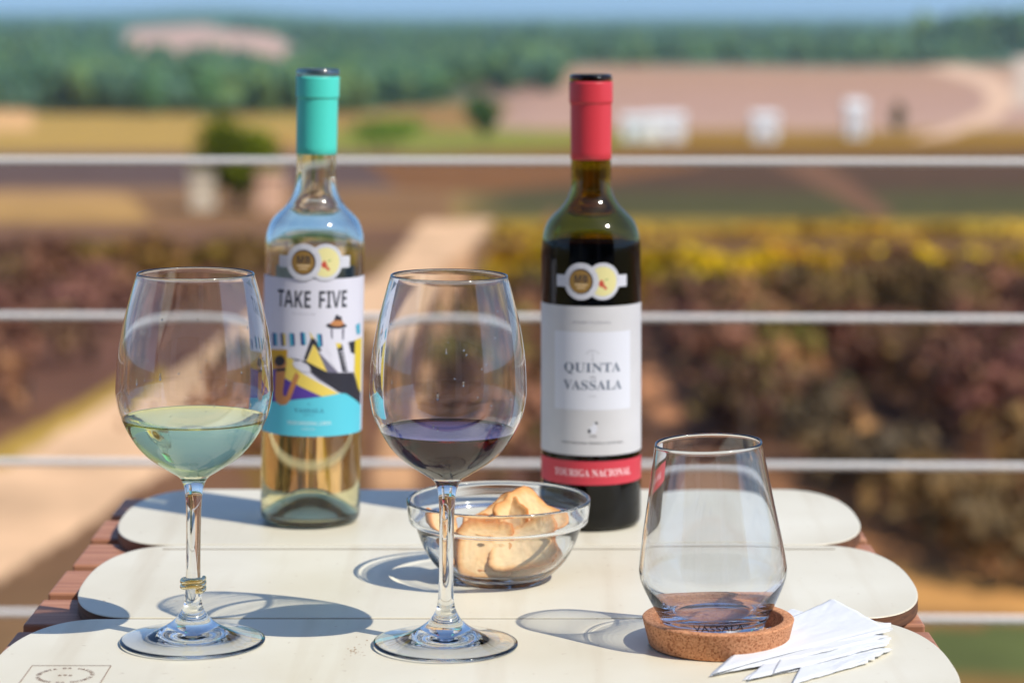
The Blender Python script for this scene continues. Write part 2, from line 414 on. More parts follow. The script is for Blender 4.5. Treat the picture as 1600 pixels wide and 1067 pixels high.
def ico(sub):
    bm = bmesh.new(); bmesh.ops.create_icosphere(bm, subdivisions=sub, radius=1)
    V = np.array([v.co[:] for v in bm.verts]); Fc = np.array([[v.index for v in f.verts] for f in bm.faces]); bm.free(); return V, Fc
IV, IF = ico(1)
def forest(name, spots, pal, label_kind=None):
    Vs = []; Fs = []; Cs = []; b = 0
    cp = pick(pal, len(spots), .10)
    for i, (p, h) in enumerate(spots):
        wd = h*random.uniform(.3,.5)
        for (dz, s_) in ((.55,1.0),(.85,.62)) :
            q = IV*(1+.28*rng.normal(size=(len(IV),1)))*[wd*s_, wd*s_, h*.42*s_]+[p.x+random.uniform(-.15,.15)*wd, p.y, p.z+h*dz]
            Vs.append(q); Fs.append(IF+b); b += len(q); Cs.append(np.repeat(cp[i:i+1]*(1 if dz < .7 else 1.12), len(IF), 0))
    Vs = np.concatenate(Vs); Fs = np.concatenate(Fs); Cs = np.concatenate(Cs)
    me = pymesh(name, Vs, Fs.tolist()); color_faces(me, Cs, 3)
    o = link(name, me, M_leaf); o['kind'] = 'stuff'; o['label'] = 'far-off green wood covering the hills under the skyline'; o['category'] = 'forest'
    return o
spots = []
def scatter(n, u0, u1, v0, v1, h0, h1, skip=()):
    for _ in range(n):
        u = random.uniform(u0, u1); v = random.uniform(v0, v1)
        if any(inpoly(u, v, P_) for P_ in skip): continue
        if v < 112 and u > 1560 and v > 88: continue
        spots.append((ground_px(u, v), random.uniform(h0, h1)))
CLEAR = [[(175,46),(300,44),(450,58),(480,95),(440,106),(330,104),(180,86)]]
scatter(2600, -400, 2000, 46, 100, 4, 7.5, CLEAR)
scatter(1100, -300, 700, 100, 166, 4, 7)
scatter(200, -300, 60, 140, 178, 4, 7)
scatter(420, 70, 560, 140, 180, 6, 9)
scatter(420, 560, 880, 96, 146, 4, 7)
scatter(200, 800, 1600, 84, 106, 4, 7)
scatter(260, 1440, 2000, 50, 88, 10, 16)
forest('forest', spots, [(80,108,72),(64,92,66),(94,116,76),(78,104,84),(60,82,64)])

def tree(u, v, hgt, wd, pal, name, label, n=1500, size=.22, group=None, trunk=.25, low=.12):
    p = ground_px(u, v); t = thing(name, label, 'tree' if 'tree' in name else 'bush', p, group=group)
    nc = 26; c = rng.normal(size=(nc,3)); c /= np.linalg.norm(c, axis=1)[:,None]; c *= (rng.random((nc,1))**.5)*.72
    c = c*[wd/2, wd/2, hgt*.42]+[0,0,hgt*(.55+low*.3)]
    i = rng.integers(0, nc, n); d = rng.normal(size=(n,3)); d /= np.linalg.norm(d, axis=1)[:,None]
    P_ = c[i]+d*(rng.random((n,1))**.4)*[wd*.24, wd*.24, hgt*.2]
    P_[:,2] = np.clip(P_[:,2], hgt*low, None)
    cc = pick(pal, nc, .2); link('crown', leaves(P_, size, .6*cc[i]+.4*pick(pal, n)), M_leaf, t)
    paths = [([(0,0,-.2),(.03,0,hgt*.3),(0,.02,hgt*.65)], [trunk*.5, trunk*.38, trunk*.12])]
    bm = bmesh.new()
    for k in range(5):
        e = c[k]; paths.append(([(0,0,hgt*.25),tuple(e*.5+np.array([0,0,hgt*.15])),tuple(e)], [trunk*.25, trunk*.15, .02]))
    for pp, rr in paths:
        m_ = tube(pp, rr, 7); bm.from_mesh(m_); bpy.data.meshes.remove(m_)
    m_ = bpy.data.meshes.new('trunk'); bm.to_mesh(m_); bm.free(); link('trunk', m_, M_bark, t)
    return t
tree(372, 328, 2.8, 2.5, [(110,122,40),(92,108,36),(128,132,52),(84,98,40)], 'round_tree', 'rounded olive green tree by the track behind the first railing wire, left', 4500, .16, low=.03, trunk=.3)
tree(755, 226, 5.5, 4.6, [(70,100,58),(84,108,60)], 'broad_tree', 'dark green tree at the left end of the bare pink field', 1600, .4)
tree(1403, 214, 4.2, 1.9, [(92,96,48),(104,92,50)], 'slim_tree', 'slim olive tree right of the tall white hut', 900, .35)
tree(236, 186, 7, 5, [(104,140,96),(92,128,88)], 'pale_tree', 'pale green tree before the dark wood, left of centre', 1300, .5, 'pale green trees before the wood')
tree(322, 186, 10, 5.5, [(104,140,96),(110,150,104)], 'pale_tree', 'taller pale green tree before the dark wood, beside the shorter one', 1500, .5, 'pale green trees before the wood')
tree(600, 238, 3.2, 9, [(128,150,72),(110,134,60)], 'low_tree', 'low wide bright green tree right behind the clear bottle capsule', 1500, .4, low=.02)

# pale stone pillars by the track and white farm sheds
M_stone = varied('stone', lin((214,196,160)), lin((236,222,196)), 4, .9, bump=.4)
M_stone2 = varied('pink_stone', lin((222,170,132)), lin((240,200,165)), 4, .9, bump=.4)
def rock_block(u, v, w_, h_, m, label):
    p = ground_px(u, v); me = boxes([(-w_/2,w_/2,-.35,.35,-.2,h_)], .06, 3)
    for q in me.vertices:
        nn = noise.noise_vector(q.co*2.1+Vector((u,0,0)))*.06; q.co += nn
    cap = boxes([(-w_/2-.06,w_/2+.06,-.41,.41,h_+.01,h_+.11)], .03, 2)
    t = thing('gate_pillar', label, 'pillar', p, group='pale pillars beside the round tree')
    link('shaft', me, m, t); link('cap_stone', cap, m, t)
rock_block(317, 329, .62, .95, M_stone, 'cream stone pillar left of the round olive tree')
rock_block(422, 332, .66, .95, M_stone2, 'pinkish stone pillar right of the round olive tree')
M_white = varied('whitewash', (.88,.88,.86), (.92,.92,.91), 2, .6)
M_roof = varied('pale_roof', (.72,.71,.69), (.8,.79,.77), 3, .7)
M_dark = mat('grey_door', (.45,.46,.48), .5)
def shed(u, v, w_, h_, label, dd=3.0):
    p = ground_px(u, v); t = thing('farm_shed', label, 'shed', p, group='white sheds along the far vineyard')
    link('wall', boxes([(-w_/2,w_/2,0,dd,-.6,h_)]), M_white, t)
    v_ = [(-w_/2-.15,-.15,h_+.003),(w_/2+.15,-.15,h_+.003),(w_/2+.15,dd+.15,h_+.003),(-w_/2-.15,dd+.15,h_+.003),(-w_/2-.15,dd/2,h_+h_*.25),(w_/2+.15,dd/2,h_+h_*.25)]
    link('roof', pymesh('roof', v_, [(0,1,5,4),(2,3,4,5),(1,2,5),(3,0,4),(3,2,1,0)]), M_roof, t)
    link('door', boxes([(-w_*.12,w_*.12,-.05,.02,-.3,h_*.55)]), M_dark, t)
shed(993, 221, 2.4, 2.2, 'smallest white shed, leftmost in the row beyond the dark bottle')
shed(1043, 222, 3.6, 2.4, 'widest white shed, close beside the smallest one')
shed(1197, 221, 2.5, 2.4, 'white shed standing alone in the middle of the far row')
shed(1339, 216, 2.1, 3.6, 'tall narrow white shed at the right end of the far row')

# ------------------------------------------------------------------ deck and railing
M_deck = varied('deck_wood', (.16,.11,.08), (.24,.17,.12), 3, .7, (1,12,1))
def planks():
    return boxes([(-3.2, 3.2, -4+i*.145, -4+i*.145+.138, -.03, 0) for i in range(49)], .002, 1)
d = link('terrace_deck', planks(), M_deck); d['kind'] = 'structure'
d = link('terrace_base', boxes([(-3.2,3.2,-4.0,3.1,-4.2,-.034)]), varied('render_wall', (.5,.46,.4), (.58,.54,.48), 5, .9)); d['kind'] = 'structure'
def steel_rope():
    m = mat('steel_rope', (.93,.91,.87), .3, .15); return m
M_steel = steel_rope()
rail = thing('cable_railing', 'terrace railing of four twisted steel cables crossing in front of the vineyards', 'railing', (0,3.0,0), (0,0,R(-1.6)))
def rope(z):
    bm = bmesh.new(); Rr = .0027; L_ = 3.1; N = 620
    for s_ in range(6):
        v = []; ph = 2*math.pi*s_/6
        for i in range(N+1):
            x = -L_/1+i*(2*L_)/N; a = ph+x*2*math.pi/.10; v.append((x, Rr*math.cos(a), z+Rr*math.sin(a)))
        m_ = tube(v, .0021, 6, False); bm.from_mesh(m_); bpy.data.meshes.remove(m_)
    me = bpy.data.meshes.new('cable'); bm.to_mesh(me); bm.free(); me.polygons.foreach_set('use_smooth', [True]*len(me.polygons)); return me
for yy in (252.5, 496, 725, 962):
    link('cable', rope(EYE-(yy-YH)*3.0/F), M_steel, rail)
M_post = mat('post_metal', (.25,.25,.25), .4, .9)
for x in (-2.9, 2.9):
    link('post', boxes([(x-.02,x+.02,-.02,.02,0,1.0)], .003), M_post, rail)

# ------------------------------------------------------------------ unseen house added behind the camera, tall and dark to tone down glassware reflections
house = thing('unseen_house', 'unseen house front added behind the terrace to mirror dark streaks in the glassware', 'house', (0,-4.0,0))
M_hw = varied('house_plaster', (.40,.35,.36), (.47,.42,.42), 2, .9)
xs = [-8.6,-3.2,1.9,8.6]
for z0, z1 in ((-.3,.25),(2.55,3.45),(5.6,6.6)): link('wall', boxes([(-9,9,-1.2,-.9,z0,z1)]), M_hw, house)
M_win = mat('window_glass', (.02,.025,.035), .05)
for z0, z1 in ((.25,2.55),(3.45,5.6)):
    for i, x in enumerate(xs): link('pier', boxes([(x-.55,x+.55,-1.2,-.9,z0+.001,z1-.001)], .005), M_hw, house)
    for i in range(len(xs)-1): link('window', boxes([(xs[i]+.551,xs[i+1]-.551,-1.1,-1.06,z0+.001,z1-.001)]), M_win, house)
link('roof', boxes([(-9.2,9.2,-5,-.3,6.601,6.8)]), M_hw, house)

# ------------------------------------------------------------------ table
TZ = .74
M_slat = varied('oiled_teak', lin((158,104,78)), lin((206,152,120)), 9, .55, (1.2,14,14), .35, c3=lin((180,124,94)), lo=.25, hi=.75)
table = thing('slatted_table', 'reddish brown slatted wooden table under the cream boards', 'table', (0,1.6,0))
for i in range(9):
    y1 = 1.950-i*.0838 ; me = boxes([(-.303+random.uniform(-.0015,.0015), .2555+random.uniform(-.001,.001), y1-.0665-1.6, y1-1.6, TZ-.034, TZ-.0092)], .0016, 2)
    for q in me.vertices: pass
    o = receiver(link('slat', me, M_slat, table))
for ax in (-.27, .205): link('apron', boxes([(ax,ax+.02,-.29,.33,TZ-.085,TZ-.0345)], .002), M_slat, table)
for sx in (-.245, .20):
    for sy in (-.24, .28):
        link('leg', boxes([(sx-.018,sx+.018,sy-.018,sy+.018,.001,TZ-.086)], .003), M_slat, table)

def cream():
    m = mat('cream_laminate', lin((230,222,200)), .38, spec=.45); n, l, p = nodes(m)
    tc = n.new('ShaderNodeTexCoord')
    t = n.new('ShaderNodeTexNoise'); t.inputs['Scale'].default_value = 7; t.inputs['Detail'].default_value = 5
    r = n.new('ShaderNodeValToRGB'); r.color_ramp.elements[0].color = (*lin((224,215,190)),1); r.color_ramp.elements[1].color = (*lin((234,228,208)),1)
    r.color_ramp.elements[0].position = .35; r.color_ramp.elements[1].position = .7
    # faint smears and a few scratches
    mp = n.new('ShaderNodeMapping'); mp.inputs['Rotation'].default_value = (0,0,R(-62)); mp.inputs['Scale'].default_value = (40,2.5,1)
    t2 = n.new('ShaderNodeTexNoise'); t2.inputs['Scale'].default_value = 1; t2.inputs['Detail'].default_value = 6
    r2 = n.new('ShaderNodeValToRGB'); r2.color_ramp.elements[0].position = .54; r2.color_ramp.elements[1].position = .78
    r2.color_ramp.elements[0].color = (1,1,1,1); r2.color_ramp.elements[1].color = (.88,.84,.79,1)
    t3 = n.new('ShaderNodeTexNoise'); t3.inputs['Scale'].default_value = 160; t3.inputs['Detail'].default_value = 2
    r3 = n.new('ShaderNodeValToRGB'); r3.color_ramp.elements[0].position = .70; r3.color_ramp.elements[1].position = .8
    r3.color_ramp.elements[0].color = (1,1,1,1); r3.color_ramp.elements[1].color = (.62,.52,.42,1)
    mx = n.new('ShaderNodeMix'); mx.data_type = 'RGBA'; mx.blend_type = 'MULTIPLY'; mx.inputs[0].default_value = 1
    mx2 = n.new('ShaderNodeMix'); mx2.data_type = 'RGBA'; mx2.blend_type = 'MULTIPLY'; mx2.inputs[0].default_value = 1
    l.new(tc.outputs['Object'], t.inputs['Vector']); l.new(tc.outputs['Object'], mp.inputs[0]); l.new(mp.outputs[0], t2.inputs['Vector'])
    l.new(tc.outputs['Object'], t3.inputs['Vector'])
    l.new(t.outputs[0], r.inputs[0]); l.new(t2.outputs[0], r2.inputs[0]); l.new(t3.outputs[0], r3.inputs[0])
    l.new(r.outputs[0], mx.inputs[6]); l.new(r2.outputs[0], mx.inputs[7]); l.new(mx.outputs[2], mx2.inputs[6]); l.new(r3.outputs[0], mx2.inputs[7])
    l.new(mx2.outputs[2], p.inputs['Base Color'])
    rr = n.new('ShaderNodeMapRange'); rr.inputs[3].default_value = .3; rr.inputs[4].default_value = .5
    l.new(t.outputs[0], rr.inputs[0]); l.new(rr.outputs[0], p.inputs['Roughness'])
    b = n.new('ShaderNodeBump'); b.inputs['Strength'].default_value = .12; b.inputs['Distance'].default_value = .0006
    l.new(t2.outputs[0], b.inputs['Height']); l.new(b.outputs[0], p.inputs['Normal'])
    return m
M_cream = cream(); M_edge = varied('ply_edge', lin((120,84,60)), lin((92,62,46)), 60, .6, (1,1,8))
def board(x0, x1, y0, y1, label, ex=2.35):
    cx, cy_ = (x0+x1)/2, (y0+y1)/2; hx, hy = (x1-x0)/2, (y1-y0)/2; rx, ry = .048, hy
    out = []
    for k in range(97):        # right end, bottom to top
        a = -math.pi/2+math.pi*k/96
        c_, s_ = abs(math.cos(a))**(2/ex), abs(math.sin(a))**(2/ex)*(1 if a > 0 else -1)
        out.append((hx-rx+rx*c_, s_*ry))
    out += [(-x, -y) for x, y in out]
    P_ = []
    for q in out:
        if not P_ or (Vector(q)-Vector(P_[-1])).length > 1e-5: P_.append(q)
    if (Vector(P_[0])-Vector(P_[-1])).length < 1e-5: P_.pop()
    n = len(P_); T = .009; V = []; Fc = []; mi = []
    rings = [(-.0006,-T),(0,-T+.0006),(0,-.0006),(-.0003,-.00015),(-.0009,0)]
    for off, z in rings:
        for i in range(n):
            a, b = Vector(P_[i-1]), Vector(P_[(i+1)%n]); t = (b-a).normalized(); nn = Vector((t.y,-t.x))
            q = Vector(P_[i])+nn*off; V.append((q.x, q.y, z))
    for j in range(len(rings)-1):
        for i in range(n):
            i2 = (i+1)%n; Fc.append((j*n+i, j*n+i2, (j+1)*n+i2, (j+1)*n+i)); mi.append(1 if j < 2 else 0)
    Fc.append(tuple(range(n))[::-1]); mi.append(1)
    Fc.append(tuple(range((len(rings)-1)*n, len(rings)*n))); mi.append(0)
    me = pymesh('board', V, Fc, False, mi)
    return receiver(tag(link('serving_board', me, [M_cream, M_edge], None, (cx,cy_,TZ)), label, 'board', 'cream boards lying across the slatted table'))
board(-.2865, .2535, 1.7378, 1.9395, 'back cream board with rounded ends carrying both wine bottles')
b_mid = board(-.279, .261, 1.5278, 1.7355, 'middle cream board with rounded ends, under the glass snack bowl')
b_front = board(-.296, .2505, 1.318, 1.5252, 'front cream board with branded square stamp, nearest the camera')
M_groove = mat('groove', lin((120,100,80)), .8)
g = link('groove', boxes([(-.232,.232,-.0006,.0006,0,.0002)]), M_groove, b_mid, (.0,.0905,.0001))
M_burn = mat('burnt_line', lin((112,62,34)), .8)
st = Print(); cx_, cy2 = 0, 0
for (a, b, c, d_) in ((-.0226,.0226,.0205,.0212),(-.0226,.0226,-.0212,-.0205),(-.0226,-.0221,-.0205,.0205),(.0221,.0226,-.0205,.0205)): st.rect(a,b,c,d_,0,0)
V_, F_ = text_arc(sansbold('QUINTA DA VASSALA'), 0, 0, .0140, 90, 170, .0034); st.add(V_, F_, 0, 0)
V_, F_ = text_arc(sansbold('VINHOS DA QUINTA'), 0, 0, .0164, 270, 150, .0034, True); st.add(V_, F_, 0, 0)
for k in range(3): st.disc(-.003+.003*k, .0006*(k%2), .0011, .0009, 0, 0, 10)
st_o = link('branded_stamp', st.flat(), M_burn, b_front)
fl = Print()
for i in range(46):
    if i < 26: qx, qy = random.gauss(0,.0045), random.gauss(0,.012)-.3*0
    else: qx, qy = random.uniform(-.12,.42), random.uniform(-.07,.12)
    a_, b_ = random.uniform(.0002,.0007), random.uniform(.0004,.0016); th = random.uniform(.9,1.9)
    if i >= 26: a_, b_ = a_*.6, b_*.35
    fl.poly([(qx+a_*math.cos(k*1.05)*math.sin(th)+b_*math.sin(k*1.05)*math.cos(th), qy+b_*math.sin(k*1.05)*math.sin(th)+random.uniform(-.0001,.0001)) for k in range(6)], 0, 0)
fl_o = link('stain', fl.flat(), mat('wine_stain', lin((186,156,122)), .6), b_front, None)
fl_o['kind'] = 'stuff'; q_ = on_plane(556, 1016); fl_o.location = (q_.x-b_front.location.x, q_.y-b_front.location.y, .00012)
st_o.location = (-.2497-b_front.location.x, 1.3945-b_front.location.y, .00015)

# ------------------------------------------------------------------ glass things
G_clear = glass('clear_glass', (.985,.99,.99), 1.5)
G_thick = glass('tumbler_glass', (.97,.98,.99), 1.5)
G_drop = glass('water_drop', (1,1,1), 1.33, glint=.08)
def offset(pts, d):
    o = []
    for i, p in enumerate(pts):
        a, b = pts[max(i-1,0)], pts[min(i+1,len(pts)-1)]; tx, tz = b[0]-a[0], b[1]-a[1]; L_ = math.hypot(tx,tz) or 1
        o.append((p[0]-tz/L_*d, p[1]+tx/L_*d))
    return o
def wine_glass(name, label, pos, S_, base_y, level_y, wine_mats, group):
    t = thing(name, label, 'wine glass', pos, group=group)
    k = S_
    Z = lambda y: (1003-y)*k
    foot = [(0,13*k),(20*k,12.4*k),(42*k,10.4*k),(70*k,6.6*k),(95*k,2.8*k),(108*k,.5*k),(112.5*k,1.3*k),(113*k,3.0*k),(111*k,5.0*k),(100*k,7.6*k),(80*k,11.6*k),(58*k,17.5*k),(41*k,25.5*k),(28.5*k,35*k),(21*k,44*k),(16*k,54*k),(13.2*k,66*k),(12*k,80*k),(11.3*k,110*k),(11.2*k,150*k),(11.8*k,200*k),(13.2*k,Z(775)),(15.5*k,Z(761)),(19*k,Z(752)),(25*k,Z(744.5)),(38*k,Z(736.5))]
    bowl = [(65*k,Z(719)),(85.5*k,Z(700)),(99*k,Z(681)),(109.5*k,Z(662)),(117.5*k,Z(641)),(121.8*k,Z(618)),(122.3*k,Z(600)),(119.8*k,Z(558)),(112.8*k,Z(512)),(103*k,Z(470)),(92*k,Z(430))]
    outer = spline(foot+bowl, 4)
    rim = [(91.6*k, Z(428.3)), (90.2*k, Z(427.4)), (88.8*k, Z(428.3))]
    ni = 4*len(foot)
    up = outer[ni-6:]
    inn = [(r, z) for r, z in offset(up, 3.0*k) if z > Z(738)]
    inner = [(0, Z(739.5)), (10*k, Z(739.2)), (22*k, Z(737.0))]+[q for q in inn if q[0] > 30*k]
    inner_s = inner[:3]+inner[3:]
    lv = Z(level_y)
    low = [q for q in inner_s if q[1] < lv]; high = [q for q in inner_s if q[1] >= lv]
    q0, q1 = low[-1], high[0]; tt = (lv-q0[1])/(q1[1]-q0[1]); ring = (q0[0]+(q1[0]-q0[0])*tt, lv)
    if wine_mats:
        prof = outer+rim+[q for q in reversed(high)]+[ring]
        caster(link('bowl_and_stem', lathe(prof, 128), G_clear, t))
        men = [(ring[0]-.3*k*1.2, lv-.9*k), (ring[0]-2.2*k, lv-2.6*k), (ring[0]-6*k, lv-3.4*k), (ring[0]*.5, lv-3.6*k), (0, lv-3.6*k)]
        wp = low+[ring]+men
        slots = [0]*(len(low))+[1]*len(men)
        caster(link('wine', lathe(wp, 128, slots), wine_mats, t))
    else:
        caster(link('bowl_and_stem', lathe(outer+rim+inner_s[::-1], 128), G_clear, t))
    bm = bmesh.new(); rs = random.Random(len(label))
    for i in range(34):
        z = rs.uniform(lv+.006, Z(470)); a = -math.pi/2+rs.gauss(0, 1.0)
        rr = max(np.interp(z, [q[1] for q in high][::-1] if high[0][1] > high[-1][1] else [q[1] for q in high], [q[0] for q in high][::-1] if high[0][1] > high[-1][1] else [q[0] for q in high]), .02)
        rd = rs.uniform(.00025, .0007); ln = rs.choice([1, 1.2, 1.5, 3.5])
        bmesh.ops.create_icosphere(bm, subdivisions=2, radius=1, matrix=Matrix.Translation((rr*math.cos(a), rr*math.sin(a), z))@Matrix.Rotation(a, 4, 'Z')@Matrix.Diagonal((rd*.45, rd*.9, rd*ln, 1)))
    dm = bpy.data.meshes.new('droplets'); bm.to_mesh(dm); bm.free(); dm.polygons.foreach_set('use_smooth', [True]*len(dm.polygons))
    do = link('droplets', dm, G_drop, t); do['kind'] = 'stuff'
    return t
W_side = glass('white_wine_side', (.99,.995,.72), 1.34/1.5, glint=0); W_top = glass('white_wine_surface', (.99,.99,.80), 1.34, glint=.01)
R_side = glass('red_wine_side', (1,1,1), 1.35/1.5, glint=0, absorb=((.74,.02,.12), 130)); R_top = glass('red_wine_surface', (.96,.58,.84), 1.35, absorb=((.74,.02,.12), 130))
p1 = on_plane(301, 1002.5); p2 = on_plane(696, 1007.5)
gA = wine_glass('wine_glass', 'stemmed glass of pale white wine with amber band on its stem', p1, .370/(1002.5-YH), 1003, 652, [W_side, W_top], 'stemmed wine glasses on the front board')
gB = wine_glass('wine_glass', 'stemmed glass of deep red wine in front of the snack bowl', p2, .370/(1007.5-YH)*1.003, 1003, 668, [R_side, R_top], 'stemmed wine glasses on the front board')
for gg, a in ((gA, .45), (gB, .6)): gg.rotation_euler = (0, R(a), 0); gg.location.z += .0431*math.sin(R(a))*.9

# amber band coiled round the stem
kA = .370/(1002.5-YH)
M_amber = glass('amber_band', (.93,.80,.52), 1.45)
path = []
for i in range(90):
    a = i/89*2*math.pi*2.2-1.2; path.append((.0064*math.cos(a), .0064*math.sin(a), i/89*.0068+.0003*math.sin(a*3)))
ch = link('stem_band', tube(path, .00145, 12), M_amber, None, (p1.x+.0003, p1.y, TZ+82*kA))
caster(tag(ch, 'small amber see-through band coiled round the stem of the white wine glass', 'drink marker'))

# tumbler and cork coaster
pc = on_plane(1122, 1006.5)
def cork():
    m = mat('cork', lin((196,134,96)), .85, spec=.2); n, l, p = nodes(m)
    tc = n.new('ShaderNodeTexCoord'); v = n.new('ShaderNodeTexVoronoi'); v.inputs['Scale'].default_value = 1150
    r = n.new('ShaderNodeValToRGB'); r.color_ramp.elements[0].color = (*lin((152,92,60)),1); r.color_ramp.elements[1].color = (*lin((222,164,122)),1)
    e = r.color_ramp.elements.new(.22); e.color = (*lin((196,134,96)),1)
    t = n.new('ShaderNodeTexNoise'); t.inputs['Scale'].default_value = 900; t.inputs['Detail'].default_value = 3
    r2 = n.new('ShaderNodeValToRGB'); r2.color_ramp.elements[0].position = .30; r2.color_ramp.elements[0].color = (.30,.19,.13,1); r2.color_ramp.elements[1].position = .40; r2.color_ramp.elements[1].color = (1,1,1,1)
    mx = n.new('ShaderNodeMix'); mx.data_type = 'RGBA'; mx.blend_type = 'MULTIPLY'; mx.inputs[0].default_value = 1
    sp = n.new('ShaderNodeSeparateColor'); l.new(tc.outputs['Object'], v.inputs['Vector']); l.new(v.outputs['Color'], sp.inputs[0]); l.new(sp.outputs[0], r.inputs[0])
    l.new(tc.outputs['Object'], t.inputs['Vector']); l.new(t.outputs[0], r2.inputs[0]); l.new(r.outputs[0], mx.inputs[6]); l.new(r2.outputs[0], mx.inputs[7])
    l.new(mx.outputs[2], p.inputs['Base Color'])
    b = n.new('ShaderNodeBump'); b.inputs['Strength'].default_value = .6; b.inputs['Distance'].default_value = .0005
    l.new(t.outputs[0], b.inputs['Height']); l.new(b.outputs[0], p.inputs['Normal']); return m
M_cork = cork()
mm = .001
cprof = [(0,0),(39*mm,0),(40.3*mm,.5*mm),(40.7*mm,1.2*mm),(44.2*mm,15*mm),(44.4*mm,15.6*mm),(44*mm,16*mm),(43.4*mm,16.2*mm),(38.6*mm,16.2*mm),(38*mm,15.9*mm),(37.7*mm,15.2*mm),(36.6*mm,6.4*mm),(36*mm,5.8*mm),(0,5.8*mm)]
coaster = tag(receiver(link('cork_coaster', lathe(cprof, 128), M_cork, None, (pc.x,pc.y,TZ+.0002))), 'round cork coaster with raised rim holding the tumbler', 'coaster')
for p_ in coaster.data.polygons: p_.use_smooth = True
M_ink = mat('print_ink', (.03,.025,.025), .6)
tout = spline([(0,.9),(10,.8),(22,.2),(25.5,0),(27.2,.8),(28.6,3.2),(32.6,10.5),(37.9,20.8),(41.8,29.5),(43.3,36),(42.9,42),(40.4,58),(36.3,81),(32.6,103),(31.6,110.3)], 4)
tout = [(r*mm, z*mm) for r, z in tout]
tin = spline([(31.2,111.4),(30.6,111.2),(30.3,110),(31.3,103),(35.0,81),(39.1,58),(41.4,42.4),(41.7,36.5),(40.0,30),(35.2,21.5),(29.5,14),(24,10.4),(14,9.4),(0,9.2)], 4)
tin = [(r*mm, z*mm) for r, z in tin]
tum = tag(caster(link('tumbler', lathe(tout+tin, 128), G_thick, None, (pc.x-.0018,pc.y,TZ+.0062+.0010))), 'clear stemless tumbler standing on the cork coaster', 'tumbler')
tum.rotation_euler = (0, R(-2.0), 0)
V_, F_ = text_fit('VASSALA', -.0150, .0150, .0080, .0118)       # printed round the foot of the tumbler
pv = [((.0316+(h-.008)*.52+.00015)*math.sin(u/.0325), -(.0316+(h-.008)*.52+.00015)*math.cos(u/.0325), h) for u, h in V_]
link('printed_name', pymesh('printed_name', pv, F_), M_ink, tum)

# glass bowl
pb = on_plane(779, 904)
bo = spline([(0,1.2),(26,1.2),(29,.2),(29,.2),(30.6,.4),(32,1.8),(36.5,5.5),(43.5,12.5),(49.3,22),(53.2,32),(54.6,36.6),(54.6,36.6),(57.2,37.2),(58.6,38.8),(59.4,44),(60.2,51),(59.9,52.6),(58.9,53.1),(57.8,52.4)],4)
bi = spline([(57.6,52.0),(56.9,46),(56.2,40.5),(54.4,38),(52.6,35),(50.6,30.5),(46.6,21.5),(40.6,13),(33,7),(25,4.8),(0,4.4)],4)
bowl = tag(caster(link('snack_bowl', lathe([(r*mm,z*mm) for r,z in bo]+[(r*mm,z*mm) for r,z in bi], 128), G_thick, None, (pb.x,pb.y,TZ+.0001))), 'clear glass bowl with a stepped rim holding toasted bread', 'bowl')

# toasted bread
def toast_mat():
    m = mat('toast', (.6,.4,.2), .8, spec=.25); n, l, p = nodes(m)
    a = n.new('ShaderNodeAttribute'); a.attribute_name = 'crust'
    tc = n.new('ShaderNodeTexCoord'); t = n.new('ShaderNodeTexNoise'); t.inputs['Scale'].default_value = 70; t.inputs['Detail'].default_value = 7; t.inputs['Roughness'].default_value = .6
    add = n.new('ShaderNodeMath'); add.operation = 'ADD'; mul = n.new('ShaderNodeMath'); mul.operation = 'MULTIPLY_ADD'; mul.inputs[1].default_value = .9; mul.inputs[2].default_value = -.33
    r = n.new('ShaderNodeValToRGB'); r.color_ramp.elements[0].position = .02; r.color_ramp.elements[0].color = (*lin((246,214,164)),1)
    r.color_ramp.elements[1].position = 1; r.color_ramp.elements[1].color = (*lin((200,124,62)),1)
    e = r.color_ramp.elements.new(.4); e.color = (*lin((240,190,128)),1)
    l.new(tc.outputs['Object'], t.inputs['Vector']); l.new(t.outputs[0], mul.inputs[0]); l.new(mul.outputs[0], add.inputs[0]); l.new(a.outputs['Fac'], add.inputs[1])
    l.new(add.outputs[0], r.inputs[0]); l.new(r.outputs[0], p.inputs['Base Color'])
    b = n.new('ShaderNodeBump'); b.inputs['Strength'].default_value = 1; b.inputs['Distance'].default_value = .008
    v = n.new('ShaderNodeTexVoronoi'); v.inputs['Scale'].default_value = 420; l.new(tc.outputs['Object'], v.inputs['Vector'])
    l.new(v.outputs[0], b.inputs['Height']); l.new(b.outputs[0], p.inputs['Normal'])
    p.inputs['Subsurface Weight'].default_value = .15; p.inputs['Subsurface Radius'].default_value = (.004,.002,.001); p.inputs['Subsurface Scale'].default_value = 1
    return m
M_toast = toast_mat()
